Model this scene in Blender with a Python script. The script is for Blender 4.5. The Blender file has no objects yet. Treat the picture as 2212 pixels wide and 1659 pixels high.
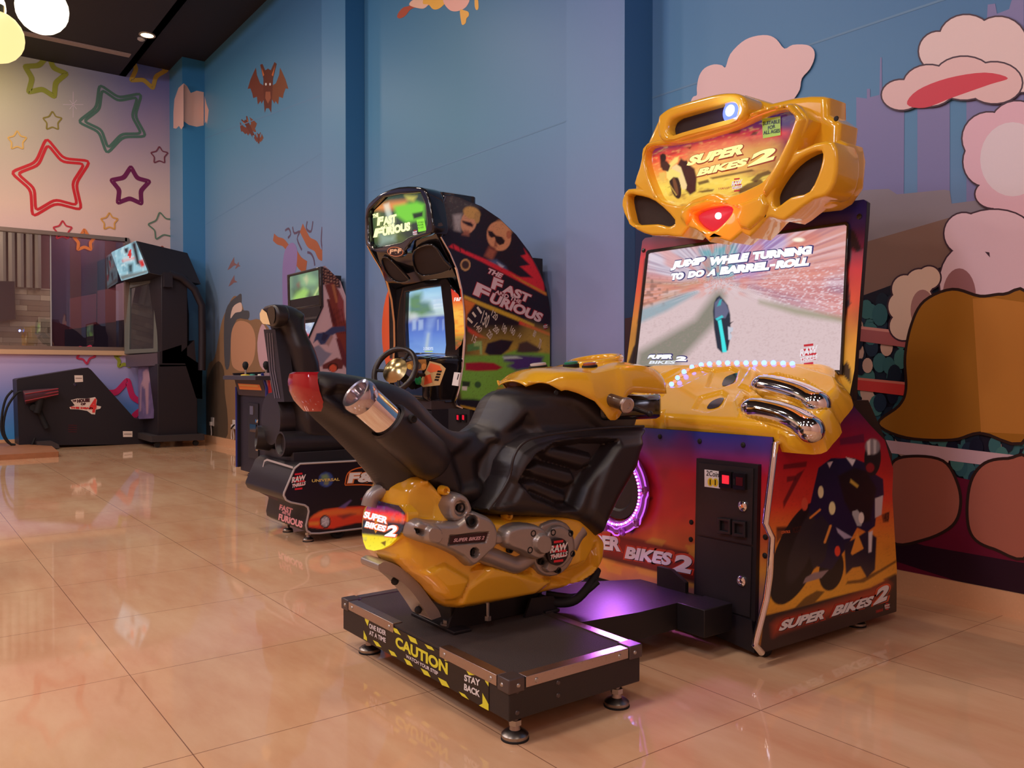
import bpy, math, numpy as np
from mathutils import Vector
# ------------------------------------------------------------------ camera, world, lights, exposure
SC = bpy.context.scene; COL = SC.collection
FPX, CX, CY, CAMH = 1796.0, 1106.0, 829.5, 1.12          # focal length in pixels of a 2212 wide frame
YAW, PIT = math.radians(36.85), math.atan(24.5/1796.0)
cam = bpy.data.cameras.new('camera'); cam.sensor_width = 36.0; cam.lens = 36.0*FPX/2212.0
cam.clip_start = .05; cam.clip_end = 200
co = bpy.data.objects.new('camera', cam); COL.objects.link(co)
co.location = (0, 0, CAMH); co.rotation_euler = (math.pi/2-PIT, 0, math.pi/2-YAW); SC.camera = co
SC.view_settings.view_transform = 'Standard'; SC.view_settings.look = 'None'
SC.view_settings.gamma = 1.0; SC.view_settings.exposure = 0.0; SC.view_settings.use_curve_mapping = False
W = bpy.data.worlds.new('world'); SC.world = W; W.use_nodes = True
W.node_tree.nodes['Background'].inputs[0].default_value = (.5, .45, .6, 1)
W.node_tree.nodes['Background'].inputs[1].default_value = .12
def lamp(kind, name, loc, power, color, size=.3, target=None, **kw):
    l = bpy.data.lights.new(name, kind); l.energy = power; l.color = color
    if kind == 'AREA': l.shape = 'DISK'; l.size = size
    else: l.shadow_soft_size = size
    for k, v in kw.items(): setattr(l, k, v)
    o = bpy.data.objects.new(name, l); COL.objects.link(o); o.location = loc
    if target is not None:
        o.rotation_euler = (Vector(target)-Vector(loc)).to_track_quat('-Z', 'Y').to_euler()
    return o
WARM = (1, .80, .66); COOL = (.80, .80, 1.0); PINK = (1, .80, .80)
for x, y, p in [(-12.6,-1.5,260),(-12.6,1.2,260),(-9.3,-1.5,300),(-9.2,1.0,300),(-6,-2.2,300),(-5.6,.6,300),
                (-2.6,-2.2,300),(-2.2,.5,240),(1.2,-2.0,190),(.8,1.2,105)]:
    lamp('AREA', 'ceiling_light', (x, y, 5.82), p*.165, WARM, .5, (x, y, 0))
for x, y, p in [(-11,-3.0,300),(-6.6,-3.2,360),(-2.0,-3.0,330),(2.0,-2.5,220)]:
    lamp('AREA', 'wall_washer', (x, y, 5.2), p*.165, COOL, .9, (x-.5, 4.1, 1.2))
# ------------------------------------------------------------------ pixel <-> world helpers (camera as above)
fw = np.array([-math.cos(YAW)*math.cos(PIT), math.sin(YAW)*math.cos(PIT), -math.sin(PIT)])
rt = np.array([math.sin(YAW), math.cos(YAW), 0.]); upv = np.cross(rt, fw); CAM = np.array([0, 0, CAMH])
def ray(x, y): return fw+rt*(x-CX)/FPX-upv*(y-CY)/FPX
def on(x, y, ax, v):
    r = ray(x, y); return CAM+r*((v-CAM[ax])/r[ax])
def projv(P):
    d = np.asarray(P, float)-CAM; z = d@fw
    return CX+FPX*(d@rt)/z, CY-FPX*(d@upv)/z
def cr(x0, y0, s, pts): return [(x0+p[0]*s, y0+p[1]*s) for p in pts]
class Fr:
    def __init__(s, o, u, v):
        s.o = np.array(o, float); s.u = np.array(u, float); s.v = np.array(v, float)
        s.u /= np.linalg.norm(s.u); s.v /= np.linalg.norm(s.v); s.n = np.cross(s.u, s.v)
    def w(s, a, b, h=0.):
        a = np.asarray(a, float)[..., None]; b = np.asarray(b, float)[..., None]; h = np.asarray(h, float)[..., None]
        return s.o+a*s.u+b*s.v+h*s.n
    def p(s, x, y):
        r = ray(x, y); P = CAM+r*(((s.o-CAM)@s.n)/(r@s.n))-s.o; return (float(P@s.u), float(P@s.v))
    def P(s, L): return [s.p(*q) for q in L]
def FX(x): return Fr((x, 0, 0), (0, 1, 0), (0, 0, 1))       # plane x = const facing +x, local (y, z)
def FY(y): return Fr((0, y, 0), (1, 0, 0), (0, 0, 1))       # plane y = const facing -y, local (x, z)
def FZ(z): return Fr((0, 0, z), (1, 0, 0), (0, 1, 0))
def sm(pts, n=5, closed=True):
    P = np.array(pts, float); N = len(P); out = []
    for i in range(N if closed else N-1):
        if closed: a, b, c, d = P[i-1], P[i], P[(i+1) % N], P[(i+2) % N]
        else: a, b, c, d = P[max(i-1, 0)], P[i], P[i+1], P[min(i+2, N-1)]
        for k in range(n):
            t = k/n
            out.append(.5*((2*b)+(-a+c)*t+(2*a-5*b+4*c-d)*t*t+(-a+3*b-3*c+d)*t**3))
    if not closed: out.append(P[-1])
    return [tuple(float(v) for v in q) for q in out]
def ell(cx, cy, rx, ry, rot=0, n=28):
    c, s = math.cos(math.radians(rot)), math.sin(math.radians(rot))
    return [(cx+rx*math.cos(t)*c-ry*math.sin(t)*s, cy+rx*math.cos(t)*s+ry*math.sin(t)*c) for t in [2*math.pi*i/n for i in range(n)]]
def S(r, g, b):
    f = lambda c: (c/255/12.92) if c/255 <= .04045 else ((c/255+.055)/1.055)**2.4
    return (f(r), f(g), f(b))
LIT = (.66, .60, .62)                                       # how bright a white card stands in this room
def A(r, g, b, k=1.0):                                      # albedo from a colour seen in the room
    return tuple(min(.9, max(.004, c/l*k)) for c, l in zip(S(r, g, b), LIT))
# ------------------------------------------------------------------ distance helpers (numpy)
def sdist(X, Y, poly):
    P = np.array(poly, float); d = np.full(X.shape, 1e18); ins = np.zeros(X.shape, bool)
    NX = np.zeros(X.shape); NY = np.zeros(X.shape)
    for i in range(len(P)):
        x1, y1 = P[i]; x2, y2 = P[(i+1) % len(P)]
        ex, ey = x2-x1, y2-y1; L = ex*ex+ey*ey
        if L < 1e-18: continue
        t = np.clip(((X-x1)*ex+(Y-y1)*ey)/L, 0, 1); qx, qy = x1+t*ex, y1+t*ey
        dd = (X-qx)**2+(Y-qy)**2; m = dd < d
        d = np.where(m, dd, d); NX = np.where(m, qx, NX); NY = np.where(m, qy, NY)
        c = ((y1 > Y) != (y2 > Y))
        if abs(ey) > 1e-15: ins ^= c & (X < ex*(Y-y1)/ey+x1)
    return np.sqrt(d)*np.where(ins, 1, -1), NX, NY
_R = np.random.RandomState(7).rand(64, 64)
def noise(x, y, f=1.0):
    x = np.asarray(x)*f; y = np.asarray(y)*f; i = np.floor(x).astype(int); j = np.floor(y).astype(int)
    u = x-i; v = y-j; u = u*u*(3-2*u); v = v*v*(3-2*v)
    g = lambda a, b: _R[a % 64, b % 64]
    return (g(i, j)*(1-u)+g(i+1, j)*u)*(1-v)+(g(i, j+1)*(1-u)+g(i+1, j+1)*u)*v
class Art:                                                  # paints colours for surface points, seen as pixels of the photo
    def __init__(s, X, Y, k=None): s.X = X; s.Y = Y; s.C = np.zeros(X.shape+(3,)); s.k = k
    def col(s, c): return np.array(S(*c)) if s.k is None else np.array(A(*c, s.k))
    def mix(s, m, c, a=1.0):
        m = (np.clip(m, 0, 1)*a)[..., None]; s.C = s.C*(1-m)+s.col(c)*m; return s
    def grad(s, p0, p1, stops):
        dx, dy = p1[0]-p0[0], p1[1]-p0[1]; t = ((s.X-p0[0])*dx+(s.Y-p0[1])*dy)/(dx*dx+dy*dy)
        ts = [q[0] for q in stops]; cs = np.array([s.col(q[1]) for q in stops])
        s.C = np.stack([np.interp(t, ts, cs[:, i]) for i in range(3)], -1); return s
    def poly(s, pts, c, soft=1.5, a=1.0):
        d, _, _ = sdist(s.X, s.Y, pts); return s.mix(.5+d/(2*soft), c, a)
    def ell(s, cx, cy, rx, ry, rot, c, soft=.15, a=1.0):
        r = math.radians(rot); dx = s.X-cx; dy = s.Y-cy
        u = (dx*math.cos(r)+dy*math.sin(r))/rx; v = (-dx*math.sin(r)+dy*math.cos(r))/ry
        return s.mix((1-np.sqrt(u*u+v*v))/soft+.5, c, a)
    def line(s, p0, p1, w, c, soft=1.0, a=1.0):
        dx, dy = p1[0]-p0[0], p1[1]-p0[1]; t = np.clip(((s.X-p0[0])*dx+(s.Y-p0[1])*dy)/(dx*dx+dy*dy), 0, 1)
        d = np.hypot(s.X-p0[0]-t*dx, s.Y-p0[1]-t*dy); return s.mix((w/2-d)/(2*soft)+.5, c, a)
    def noise(s, f, c, a, thr=.5, ax=1, ay=1, rot=0, sh=4):
        r = math.radians(rot); X = s.X*math.cos(r)+s.Y*math.sin(r); Y = -s.X*math.sin(r)+s.Y*math.cos(r)
        n = noise(X*ax+31, Y*ay+17, f)*.65+noise(X*ax, Y*ay+9, f*2.3)*.35
        return s.mix((n-thr)*sh, c, a)
# ------------------------------------------------------------------ materials
MT = {}
def mat(name, color=(.5, .5, .5), rough=.5, metal=0., emit=None, es=1., coat=0., spec=.5, bump=0., bscale=80., vc=False, vary=.06, trans=0., ior=1.45, alpha=1.):
    if name in MT: return MT[name]
    m = bpy.data.materials.new(name); m.use_nodes = True; nt = m.node_tree; b = nt.nodes['Principled BSDF']
    b.inputs['Metallic'].default_value = metal; b.inputs['Coat Weight'].default_value = coat; b.inputs['Coat Roughness'].default_value = .05
    b.inputs['Specular IOR Level'].default_value = spec; b.inputs['Transmission Weight'].default_value = trans; b.inputs['IOR'].default_value = ior
    b.inputs['Alpha'].default_value = alpha
    tc = nt.nodes.new('ShaderNodeTexCoord'); nz = nt.nodes.new('ShaderNodeTexNoise'); nz.inputs['Scale'].default_value = bscale; nz.inputs['Detail'].default_value = 3
    nt.links.new(tc.outputs['Object'], nz.inputs['Vector'])
    mr = nt.nodes.new('ShaderNodeMapRange'); mr.inputs[3].default_value = max(0, rough-.03); mr.inputs[4].default_value = min(1, rough+.05)
    nt.links.new(nz.outputs['Fac'], mr.inputs[0]); nt.links.new(mr.outputs[0], b.inputs['Roughness'])
    mx = nt.nodes.new('ShaderNodeMix'); mx.data_type = 'RGBA'; mx.blend_type = 'MULTIPLY'; mx.inputs[0].default_value = 1.
    m2 = nt.nodes.new('ShaderNodeMapRange'); m2.inputs[3].default_value = 1-vary; m2.inputs[4].default_value = 1+vary*.5
    nt.links.new(nz.outputs['Fac'], m2.inputs[0]); nt.links.new(m2.outputs[0], mx.inputs[7])
    if vc:
        at = nt.nodes.new('ShaderNodeAttribute'); at.attribute_name = 'Col'; nt.links.new(at.outputs['Color'], mx.inputs[6]); src = at.outputs['Color']
    else: mx.inputs[6].default_value = (*color, 1); src = None
    if emit is None: nt.links.new(mx.outputs[2], b.inputs['Base Color'])
    else:
        b.inputs['Base Color'].default_value = (.01, .01, .01, 1); b.inputs['Emission Strength'].default_value = es
        if vc: nt.links.new(src, b.inputs['Emission Color'])
        else: b.inputs['Emission Color'].default_value = (*emit, 1)
    if bump:
        bp = nt.nodes.new('ShaderNodeBump'); bp.inputs['Strength'].default_value = bump; bp.inputs['Distance'].default_value = .002
        nt.links.new(nz.outputs['Fac'], bp.inputs['Height']); nt.links.new(bp.outputs[0], b.inputs['Normal'])
    MT[name] = m; return m
def ink(r, g, b, rough=.35):                                # printed colour under the room's light
    return mat('print_%d_%d_%d' % (r, g, b), A(r, g, b), rough, vary=.02)
def glow(r, g, b, es=1.0):
    return mat('glow_%d_%d_%d_%g' % (r, g, b, es), emit=S(r, g, b), es=es, rough=.25)
# ------------------------------------------------------------------ mesh builder
_TXT = {}
def txtmesh(s, bold, space=1.0):
    k = (s, bold, space)
    if k not in _TXT:
        c = bpy.data.curves.new('t', 'FONT'); c.body = s; c.offset = bold; c.resolution_u = 4; c.space_character = space
        o = bpy.data.objects.new('t', c); COL.objects.link(o)
        dg = bpy.context.evaluated_depsgraph_get(); dg.update(); me = bpy.data.meshes.new_from_object(o.evaluated_get(dg))
        V = np.array([v.co[:2] for v in me.vertices]); F = [tuple(p.vertices) for p in me.polygons]
        lo, hi = V.min(0), V.max(0); V = (V-lo)/(hi-lo)
        bpy.data.objects.remove(o); bpy.data.curves.remove(c); bpy.data.meshes.remove(me); _TXT[k] = (V, F)
    return _TXT[k]
class MB:
    def __init__(s): s.V = []; s.F = []; s.M = []; s.SM = []; s.C = []; s.n = 0; s.mats = []; s.mx = None
    def mi(s, m):
        if m not in s.mats: s.mats.append(m)
        return s.mats.index(m)
    def add(s, V, F, m, smooth=False, cols=None):
        V = np.asarray(V, float).reshape(-1, 3)
        if s.mx is not None: V = V.copy(); V[:, 0] = 2*s.mx-V[:, 0]; F = [tuple(f)[::-1] for f in F]
        i = s.mi(m); n = s.n; s.V.append(V); s.C.append(np.ones((len(V), 3)) if cols is None else np.asarray(cols).reshape(-1, 3))
        s.F += [tuple(q+n for q in f) for f in F]; s.M += [i]*len(F); s.SM += [smooth]*len(F); s.n += len(V); return s
    def poly(s, fr, pts, m, h=0.): return s.add(fr.w([p[0] for p in pts], [p[1] for p in pts], h), [ccw(pts)], m)
    def pp(s, fr, px, m, h=0., n=0):
        if n: px = sm(px, n)
        return s.poly(fr, fr.P(px), m, h)
    def prism(s, fr, pts, h0, h1, m, side=None, smooth=False):
        idx = ccw(pts); pts = [pts[i] for i in idx]; N = len(pts); a = [p[0] for p in pts]; b = [p[1] for p in pts]
        V = np.vstack([fr.w(a, b, h0), fr.w(a, b, h1)]); s.add(V, [tuple(range(N, 2*N)), tuple(range(N-1, -1, -1))], m)
        return s.add(V, [(i, (i+1) % N, N+(i+1) % N, N+i) for i in range(N)], side or m, smooth)
    def box(s, x0, x1, y0, y1, z0, z1, m):
        V = [(x, y, z) for x in (x0, x1) for y in (y0, y1) for z in (z0, z1)]
        return s.add(V, [(0, 1, 3, 2), (4, 6, 7, 5), (0, 4, 5, 1), (2, 3, 7, 6), (0, 2, 6, 4), (1, 5, 7, 3)], m)
    def tube(s, path, r, m, seg=12, caps=True, closed=False):
        P = np.array(path, float); N = len(P); R = np.full(N, r) if np.isscalar(r) else np.array(r, float); V = []; up = None
        for i in range(N):
            if closed: t = P[(i+1) % N]-P[i-1]
            else: t = P[min(i+1, N-1)]-P[max(i-1, 0)]
            t = t/np.linalg.norm(t)
            if up is None:
                up = np.array([0, 0, 1.]) if abs(t[2]) < .9 else np.array([1., 0, 0])
            e = np.cross(t, up); e /= np.linalg.norm(e); g = np.cross(e, t); up = g
            V += [P[i]+R[i]*(math.cos(2*math.pi*k/seg)*e+math.sin(2*math.pi*k/seg)*g) for k in range(seg)]
        F = [(i*seg+k, i*seg+(k+1) % seg, ((i+1) % N)*seg+(k+1) % seg, ((i+1) % N)*seg+k) for i in range(N if closed else N-1) for k in range(seg)]
        F = [f[::-1] for f in F]
        s.add(V, F, m, True)
        if caps and not closed:
            s.add(V[:seg], [tuple(range(seg))], m); s.add(V[-seg:], [tuple(range(seg-1, -1, -1))], m)
        return s
    def capsule(s, path, r, m, seg=20):
        P = np.array(path, float); L = np.concatenate([[0], np.cumsum(np.linalg.norm(np.diff(P, axis=0), axis=1))]); T = L[-1]
        e = [r*(1-math.cos(a)) for a in np.linspace(0, math.pi/2, 7)]; d = np.array(e+list(np.linspace(r, T-r, 12))[1:-1]+[T-x for x in e[::-1]])
        Q = np.stack([np.interp(d, L, P[:, i]) for i in range(3)], -1); f = np.minimum(np.minimum(d, T-d)/r, 1); R = r*np.sqrt(np.maximum(1e-4, 1-(1-f)**2))
        Q[0] = Q[0]; return s.tube(Q, R, m, seg)
    def cyl(s, p0, p1, r, m, seg=20, r1=None): return s.tube([p0, p1], [r, r if r1 is None else r1], m, seg)
    def lathe(s, o, ax, prof, m, seg=28, smooth=True):      # prof: (distance along axis, radius)
        o = np.array(o, float); ax = np.array(ax, float); ax /= np.linalg.norm(ax)
        e = np.cross(ax, [0, 0, 1.] if abs(ax[2]) < .9 else [1., 0, 0]); e /= np.linalg.norm(e); g = np.cross(ax, e); V = []
        for d, r in prof: V += [o+ax*d+max(r, 1e-5)*(math.cos(2*math.pi*k/seg)*e+math.sin(2*math.pi*k/seg)*g) for k in range(seg)]
        F = [(i*seg+k, i*seg+(k+1) % seg, (i+1)*seg+(k+1) % seg, (i+1)*seg+k) for i in range(len(prof)-1) for k in range(seg)]
        return s.add(V, F, m, smooth)
    def ball(s, c, r, m, sc=(1, 1, 1), seg=24):
        V = []; n = seg//2
        for i in range(n+1):
            for k in range(seg):
                a = math.pi*i/n; b = 2*math.pi*k/seg
                V.append((c[0]+r*sc[0]*math.sin(a)*math.cos(b), c[1]+r*sc[1]*math.sin(a)*math.sin(b), c[2]+r*sc[2]*math.cos(a)))
        return s.add(V, [(i*seg+k, (i+1)*seg+k, (i+1)*seg+(k+1) % seg, i*seg+(k+1) % seg) for i in range(n) for k in range(seg)], m, True)
    def stroke(s, fr, pts, w, m, h=0., closed=False):       # flat line of width w in a frame, local coords
        P = np.array(pts, float); N = len(P); V = []
        for i in range(N):
            t = (P[(i+1) % N]-P[i-1]) if closed else (P[min(i+1, N-1)]-P[max(i-1, 0)])
            t = t/(np.linalg.norm(t)+1e-12); q = np.array([-t[1], t[0]])*w/2
            V += [P[i]-q, P[i]+q]
        V = np.array(V); F = [(2*i, 2*((i+1) % N), 2*((i+1) % N)+1, 2*i+1) for i in range(N if closed else N-1)]
        return s.add(fr.w(V[:, 0], V[:, 1], h), F, m)
    def st(s, fr, px, w, m, h=0., n=0, closed=False):
        if n: px = sm(px, n, closed)
        return s.stroke(fr, fr.P(px), w, m, h, closed)
    def text(s, fr, t, bl, br, tl, m, h=.001, bold=.0, px=True, space=1.0):
        V, F = txtmesh(t, bold, space)
        if px: bl, br, tl = fr.p(*bl), fr.p(*br), fr.p(*tl)
        bl, br, tl = map(np.array, (bl, br, tl)); Q = bl+V[:, :1]*(br-bl)+V[:, 1:]*(tl-bl)
        return s.add(fr.w(Q[:, 0], Q[:, 1], h), F, m)
    def relief(s, fr, poly, H, r, sp, m, base=0., hb=0., feats=(), px=False, fn=None, n=0, smooth=True, absx=False):
        if px: poly = fr.P(poly); feats = [(fr.P(f[0]),)+tuple(f[1:]) for f in feats]
        if n: poly = sm(poly, n)
        P = np.array(poly); lo = P.min(0)-sp*.51; hi = P.max(0)+sp; NX = int((hi[0]-lo[0])/sp)+1; NY = int((hi[1]-lo[1])/sp)+1
        X, Y = np.meshgrid(lo[0]+sp*np.arange(NX+1), lo[1]+sp*np.arange(NY+1), indexing='ij')
        c, _, _ = sdist(X[:-1, :-1]+sp/2, Y[:-1, :-1]+sp/2, poly); keep = c > 0
        used = np.zeros(X.shape, int)
        for a in (0, 1):
            for b in (0, 1): used[a:a+NX, b:b+NY] += keep
        d, qx, qy = sdist(X, Y, poly); bd = (used > 0) & (used < 4)
        X = np.where(bd, qx, X); Y = np.where(bd, qy, Y); d = np.where(bd, 0, np.maximum(d, 0))
        t = np.clip(d/r, 0, 1); pf = np.sqrt(np.maximum(0, 1-(1-t)**2))
        Hh = H(X, Y) if callable(H) else H
        h = base+(Hh-base)*pf
        for f in feats:
            e, _, _ = sdist(np.abs(X) if absx else X, Y, f[0]); k = np.clip(.5+e/f[2], 0, 1); k = k*k*(3-2*k); h = h+f[1]*k*np.minimum(1, pf*1.2)
        if fn is not None: h = h+fn(X, Y)*pf
        idx = -np.ones(X.shape, int); u = used > 0; idx[u] = np.arange(u.sum())
        V = fr.w(X[u], Y[u], h[u]); F = []; E = {}
        for i, j in zip(*np.nonzero(keep)):
            f = (int(idx[i, j]), int(idx[i+1, j]), int(idx[i+1, j+1]), int(idx[i, j+1])); F.append(f)
            for k in range(4):
                e = (f[k], f[(k+1) % 4])
                if (e[1], e[0]) in E: del E[(e[1], e[0])]
                else: E[e] = 1
        if hb is not None:
            bv = sorted({v for e in E for v in e}); mp = {v: len(V)+i for i, v in enumerate(bv)}
            XY = np.stack([X[u], Y[u]], -1)[bv]; V = np.vstack([V, fr.w(XY[:, 0], XY[:, 1], hb)])
            F += [(a, mp[a], mp[b], b)[::1] for a, b in E]
        return s.add(V, F, m, smooth)
    def solid(s, fr, outer, holes, h0, h1, m, bevel=.02, res=3):   # rounded plate with holes
        c = bpy.data.curves.new('s', 'CURVE'); c.dimensions = '2D'; c.fill_mode = 'BOTH'
        for L in [outer]+list(holes):
            sp = c.splines.new('POLY'); sp.points.add(len(L)-1); sp.use_cyclic_u = True
            for q, p in zip(sp.points, L): q.co = (p[0], p[1], 0, 1)
        c.bevel_depth = bevel; c.bevel_resolution = res; c.offset = -bevel; c.extrude = max(0, (h1-h0)/2-bevel)
        o = bpy.data.objects.new('s', c); COL.objects.link(o); dg = bpy.context.evaluated_depsgraph_get(); dg.update()
        me = bpy.data.meshes.new_from_object(o.evaluated_get(dg)); V = np.array([v.co[:] for v in me.vertices]); F = [tuple(p.vertices) for p in me.polygons]
        bpy.data.objects.remove(o); bpy.data.curves.remove(c); bpy.data.meshes.remove(me)
        return s.add(fr.w(V[:, 0], V[:, 1], V[:, 2]+(h0+h1)/2), F, m, True)
    def paint(s, P, m, fn, k=None):                         # P: grid (nv, nu, 3) of surface points
        x, y = projv(P); a = Art(x, y, k); fn(a); nv, nu = x.shape
        F = [(j*nu+i, j*nu+i+1, (j+1)*nu+i+1, (j+1)*nu+i) for j in range(nv-1) for i in range(nu-1)]
        return s.add(P.reshape(-1, 3), F, m, True, a.C.reshape(-1, 3))
    def ppaint(s, fr, poly, sp, m, fn, k=None, h=0.):       # painted flat patch with the outline poly (local)
        t = MB(); t.relief(fr, poly, h, 1e-6, sp, m, base=h, hb=None); V = t.V[0]; x, y = projv(V); a = Art(x, y, k); fn(a)
        return s.add(V, t.F, m, False, a.C)
    def build(s, name, parent=None, root=None, bevel=0., weld=False, auto=True):
        me = bpy.data.meshes.new(name); V = np.vstack(s.V); r = root
        if r is None and parent is not None: r = parent
        if r is not None: V = V-np.array(ROOT.get(r.name, (0, 0, 0)))
        me.from_pydata(V.tolist(), [], s.F)
        for m in s.mats: me.materials.append(m)
        me.polygons.foreach_set('material_index', s.M); me.polygons.foreach_set('use_smooth', s.SM)
        C = np.vstack(s.C)
        if (C != 1).any():
            at = me.color_attributes.new('Col', 'FLOAT_COLOR', 'POINT')
            at.data.foreach_set('color', np.hstack([C, np.ones((len(C), 1))]).ravel())
        me.update(); o = bpy.data.objects.new(name, me); COL.objects.link(o)
        if auto:
            try: me.set_sharp_from_angle(angle=math.radians(38))
            except Exception: pass
        if parent is not None: o.parent = parent; ROOT[o.name] = ROOT.get(r.name, (0, 0, 0))
        if bevel:
            b = o.modifiers.new('bevel', 'BEVEL'); b.width = bevel; b.segments = 2; b.limit_method = 'ANGLE'; b.angle_limit = math.radians(40)
        return o
ROOT = {}
def ccw(pts):
    a = 0
    for i in range(len(pts)):
        x1, y1 = pts[i-1]; x2, y2 = pts[i]; a += x1*y2-x2*y1
    r = list(range(len(pts))); return r if a > 0 else r[::-1]
def thing(name, label, cat, loc, group=None):
    o = bpy.data.objects.new(name, None); o.empty_display_size = .1; COL.objects.link(o); o.location = loc; o['label'] = label; o['category'] = cat
    if group: o['group'] = group
    ROOT[o.name] = tuple(loc); return o
def tag(o, label, cat, group=None, kind=None):
    o['label'] = label; o['category'] = cat
    if group: o['group'] = group
    if kind: o['kind'] = kind
    return o
def dupchild(o, parent, off, name=None):
    c = o.copy(); COL.objects.link(c); c.parent = parent; c.location = Vector(o.location)+Vector(off); ROOT[c.name] = ROOT.get(o.name, (0, 0, 0))
    for g in o.children:
        d = g.copy(); COL.objects.link(d); d.parent = c
    return c
# common materials
BLK = mat('black_laminate', (.018, .015, .019), .38, bump=.15, bscale=300)
GLOSS = mat('gloss_black_plastic', (.012, .011, .013), .09, coat=.6)
RUB = mat('black_rubber', (.012, .012, .013), .7)
CHR = mat('chrome', (.86, .84, .86), .05, metal=1.)
STL = mat('brushed_steel', (.55, .5, .48), .32, metal=1., bump=.2, bscale=200)
ZNC = mat('zinc_steel', (.5, .48, .46), .35, metal=1.)
YEL = mat('yellow_gloss_plastic', A(224, 148, 34, 1.0), .16, coat=.8, vary=.03)
SIL = mat('silver_paint_plastic', (.40, .35, .32), .34, metal=.55, vary=.05)
SEAT = mat('black_vinyl_molded', (.022, .017, .019), .3, bump=.25, bscale=900, spec=.6)
VC = mat('printed_artwork', vc=True, rough=.3, vary=.02)
VCG = mat('backlit_artwork', vc=True, emit=(1, 1, 1), es=1.0, rough=.2)
# ------------------------------------------------------------------ the room
WY, BX, CZ, SZ, FX0 = 4.125, -14.55, 6.15, 5.90, 3.0
def floor_mat():
    m = mat('polished_tile', A(204, 150, 118), .06, coat=0, spec=.55); nt = m.node_tree; b = nt.nodes['Principled BSDF']
    tc = nt.nodes.new('ShaderNodeTexCoord'); sp = nt.nodes.new('ShaderNodeSeparateXYZ'); nt.links.new(tc.outputs['Object'], sp.inputs[0])
    def M(op, a, b2=None):
        n = nt.nodes.new('ShaderNodeMath'); n.operation = op
        for k, v in ((0, a), (1, b2)):
            if v is None: continue
            if isinstance(v, (int, float)): n.inputs[k].default_value = v
            else: nt.links.new(v, n.inputs[k])
        return n.outputs[0]
    def lines(ax, off, size):                               # distance from the nearest joint
        t = M('MODULO', M('ADD', sp.outputs[ax], off+80*size), size); return M('MINIMUM', t, M('SUBTRACT', size, t))
    d = M('MINIMUM', lines(0, 2.50, .80), lines(1, -.705, .80)); g = M('LESS_THAN', d, .0016)
    nz = nt.nodes.new('ShaderNodeTexNoise'); nz.inputs['Scale'].default_value = 1.1; nz.inputs['Detail'].default_value = 6; nz.inputs['Roughness'].default_value = .6
    mp = nt.nodes.new('ShaderNodeMapping'); mp.inputs['Scale'].default_value = (1, 3.0, 1); nt.links.new(tc.outputs['Object'], mp.inputs[0]); nt.links.new(mp.outputs[0], nz.inputs['Vector'])
    rp = nt.nodes.new('ShaderNodeValToRGB'); rp.color_ramp.elements[0].position = .3; rp.color_ramp.elements[1].position = .72
    rp.color_ramp.elements[0].color = (*A(184, 130, 98), 1); rp.color_ramp.elements[1].color = (*A(216, 163, 130), 1)
    nt.links.new(nz.outputs['Fac'], rp.inputs[0])
    mx = nt.nodes.new('ShaderNodeMix'); mx.data_type = 'RGBA'; mx.inputs[7].default_value = (*A(120, 80, 60), 1)
    nt.links.new(rp.outputs[0], mx.inputs[6]); nt.links.new(g, mx.inputs[0]); nt.links.new(mx.outputs[2], b.inputs['Base Color'])
    for l in list(b.inputs['Roughness'].links): nt.links.remove(l)
    b.inputs['Roughness'].default_value = .045
    return m
t = MB(); t.box(BX-.3, FX0+.3, -5.0, WY+.3, -.1, 0, floor_mat())
tag(t.build('floor'), 'glossy beige marble tile floor with thin dark joints', 'floor', kind='structure')
CEIL = mat('dark_ceiling_paint', (.02, .014, .013), .6)
t = MB(); t.box(BX-.3, FX0+.3, -5.0, 3.1, SZ, SZ+.1, CEIL); t.box(BX-.3, FX0+.3, 3.1, WY+.3, CZ, CZ+.1, CEIL)
t.box(BX-.3, FX0+.3, 3.0, 3.1, SZ, CZ+.1, mat('dark_blue_fascia', (.012, .01, .03), .5))
tag(t.build('ceiling'), 'dark brown painted ceiling with a raised band along the mural wall', 'ceiling', kind='structure')
PALE = mat('pale_wall_paint', A(196, 160, 150), .6)
t = MB(); t.box(FX0, FX0+.2, -5, WY+.3, 0, CZ, PALE)
tag(t.build('wall_east'), 'pale plain wall behind the camera to the east', 'wall', kind='structure')
t = MB(); t.box(BX-.3, FX0+.3, -5.2, -5, 0, CZ, PALE)
tag(t.build('wall_south'), 'pale plain wall opposite the mural', 'wall', kind='structure')
# the mural wall, its pillars included
VW = mat('mural_paper', vc=True, rough=.42, vary=.03, bscale=40, bump=.05)
def sky(a):
    a.grad((0, 0), (2212, 0), [(0, (54,118,158)), (.2, (78,142,172)), (.31, (92,132,172)), (.36, (76,128,164)), (.45, (70,122,150)), (.53, (100,132,176)), (.6, (122,136,190)), (.66, (84,132,182)), (1, (84,124,174))])
    b = Art(a.X, a.Y, a.k); b.grad((0, 0), (0, 900), [(0, (42,92,136)), (.3, (80,126,160)), (.6, (120,126,164)), (.8, (140,132,172)), (1, (110,100,110))])
    a.C = a.C*.45+b.C*.55
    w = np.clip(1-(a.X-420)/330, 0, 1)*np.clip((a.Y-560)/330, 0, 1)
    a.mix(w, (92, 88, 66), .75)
def wallgrid(fr, a0, a1, b0, b1, sp=.05):
    na, nb = max(2, int((a1-a0)/sp)+1), max(2, int((b1-b0)/sp)+1)
    U, Vv = np.meshgrid(np.linspace(a0, a1, na), np.linspace(b0, b1, nb)); return fr.w(U, Vv)
t = MB(); wf = FY(WY)
t.box(BX-.3, FX0+.2, WY+.006, WY+.3, 0, CZ, PALE)
def clipcol(a):
    sky(a)
for a0, a1 in ((-13.8, -8.75), (-8.15, -4.51), (-3.93, .9)): t.paint(wallgrid(wf, a0, a1, 0, CZ, .06), VW, sky, .86)
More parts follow.
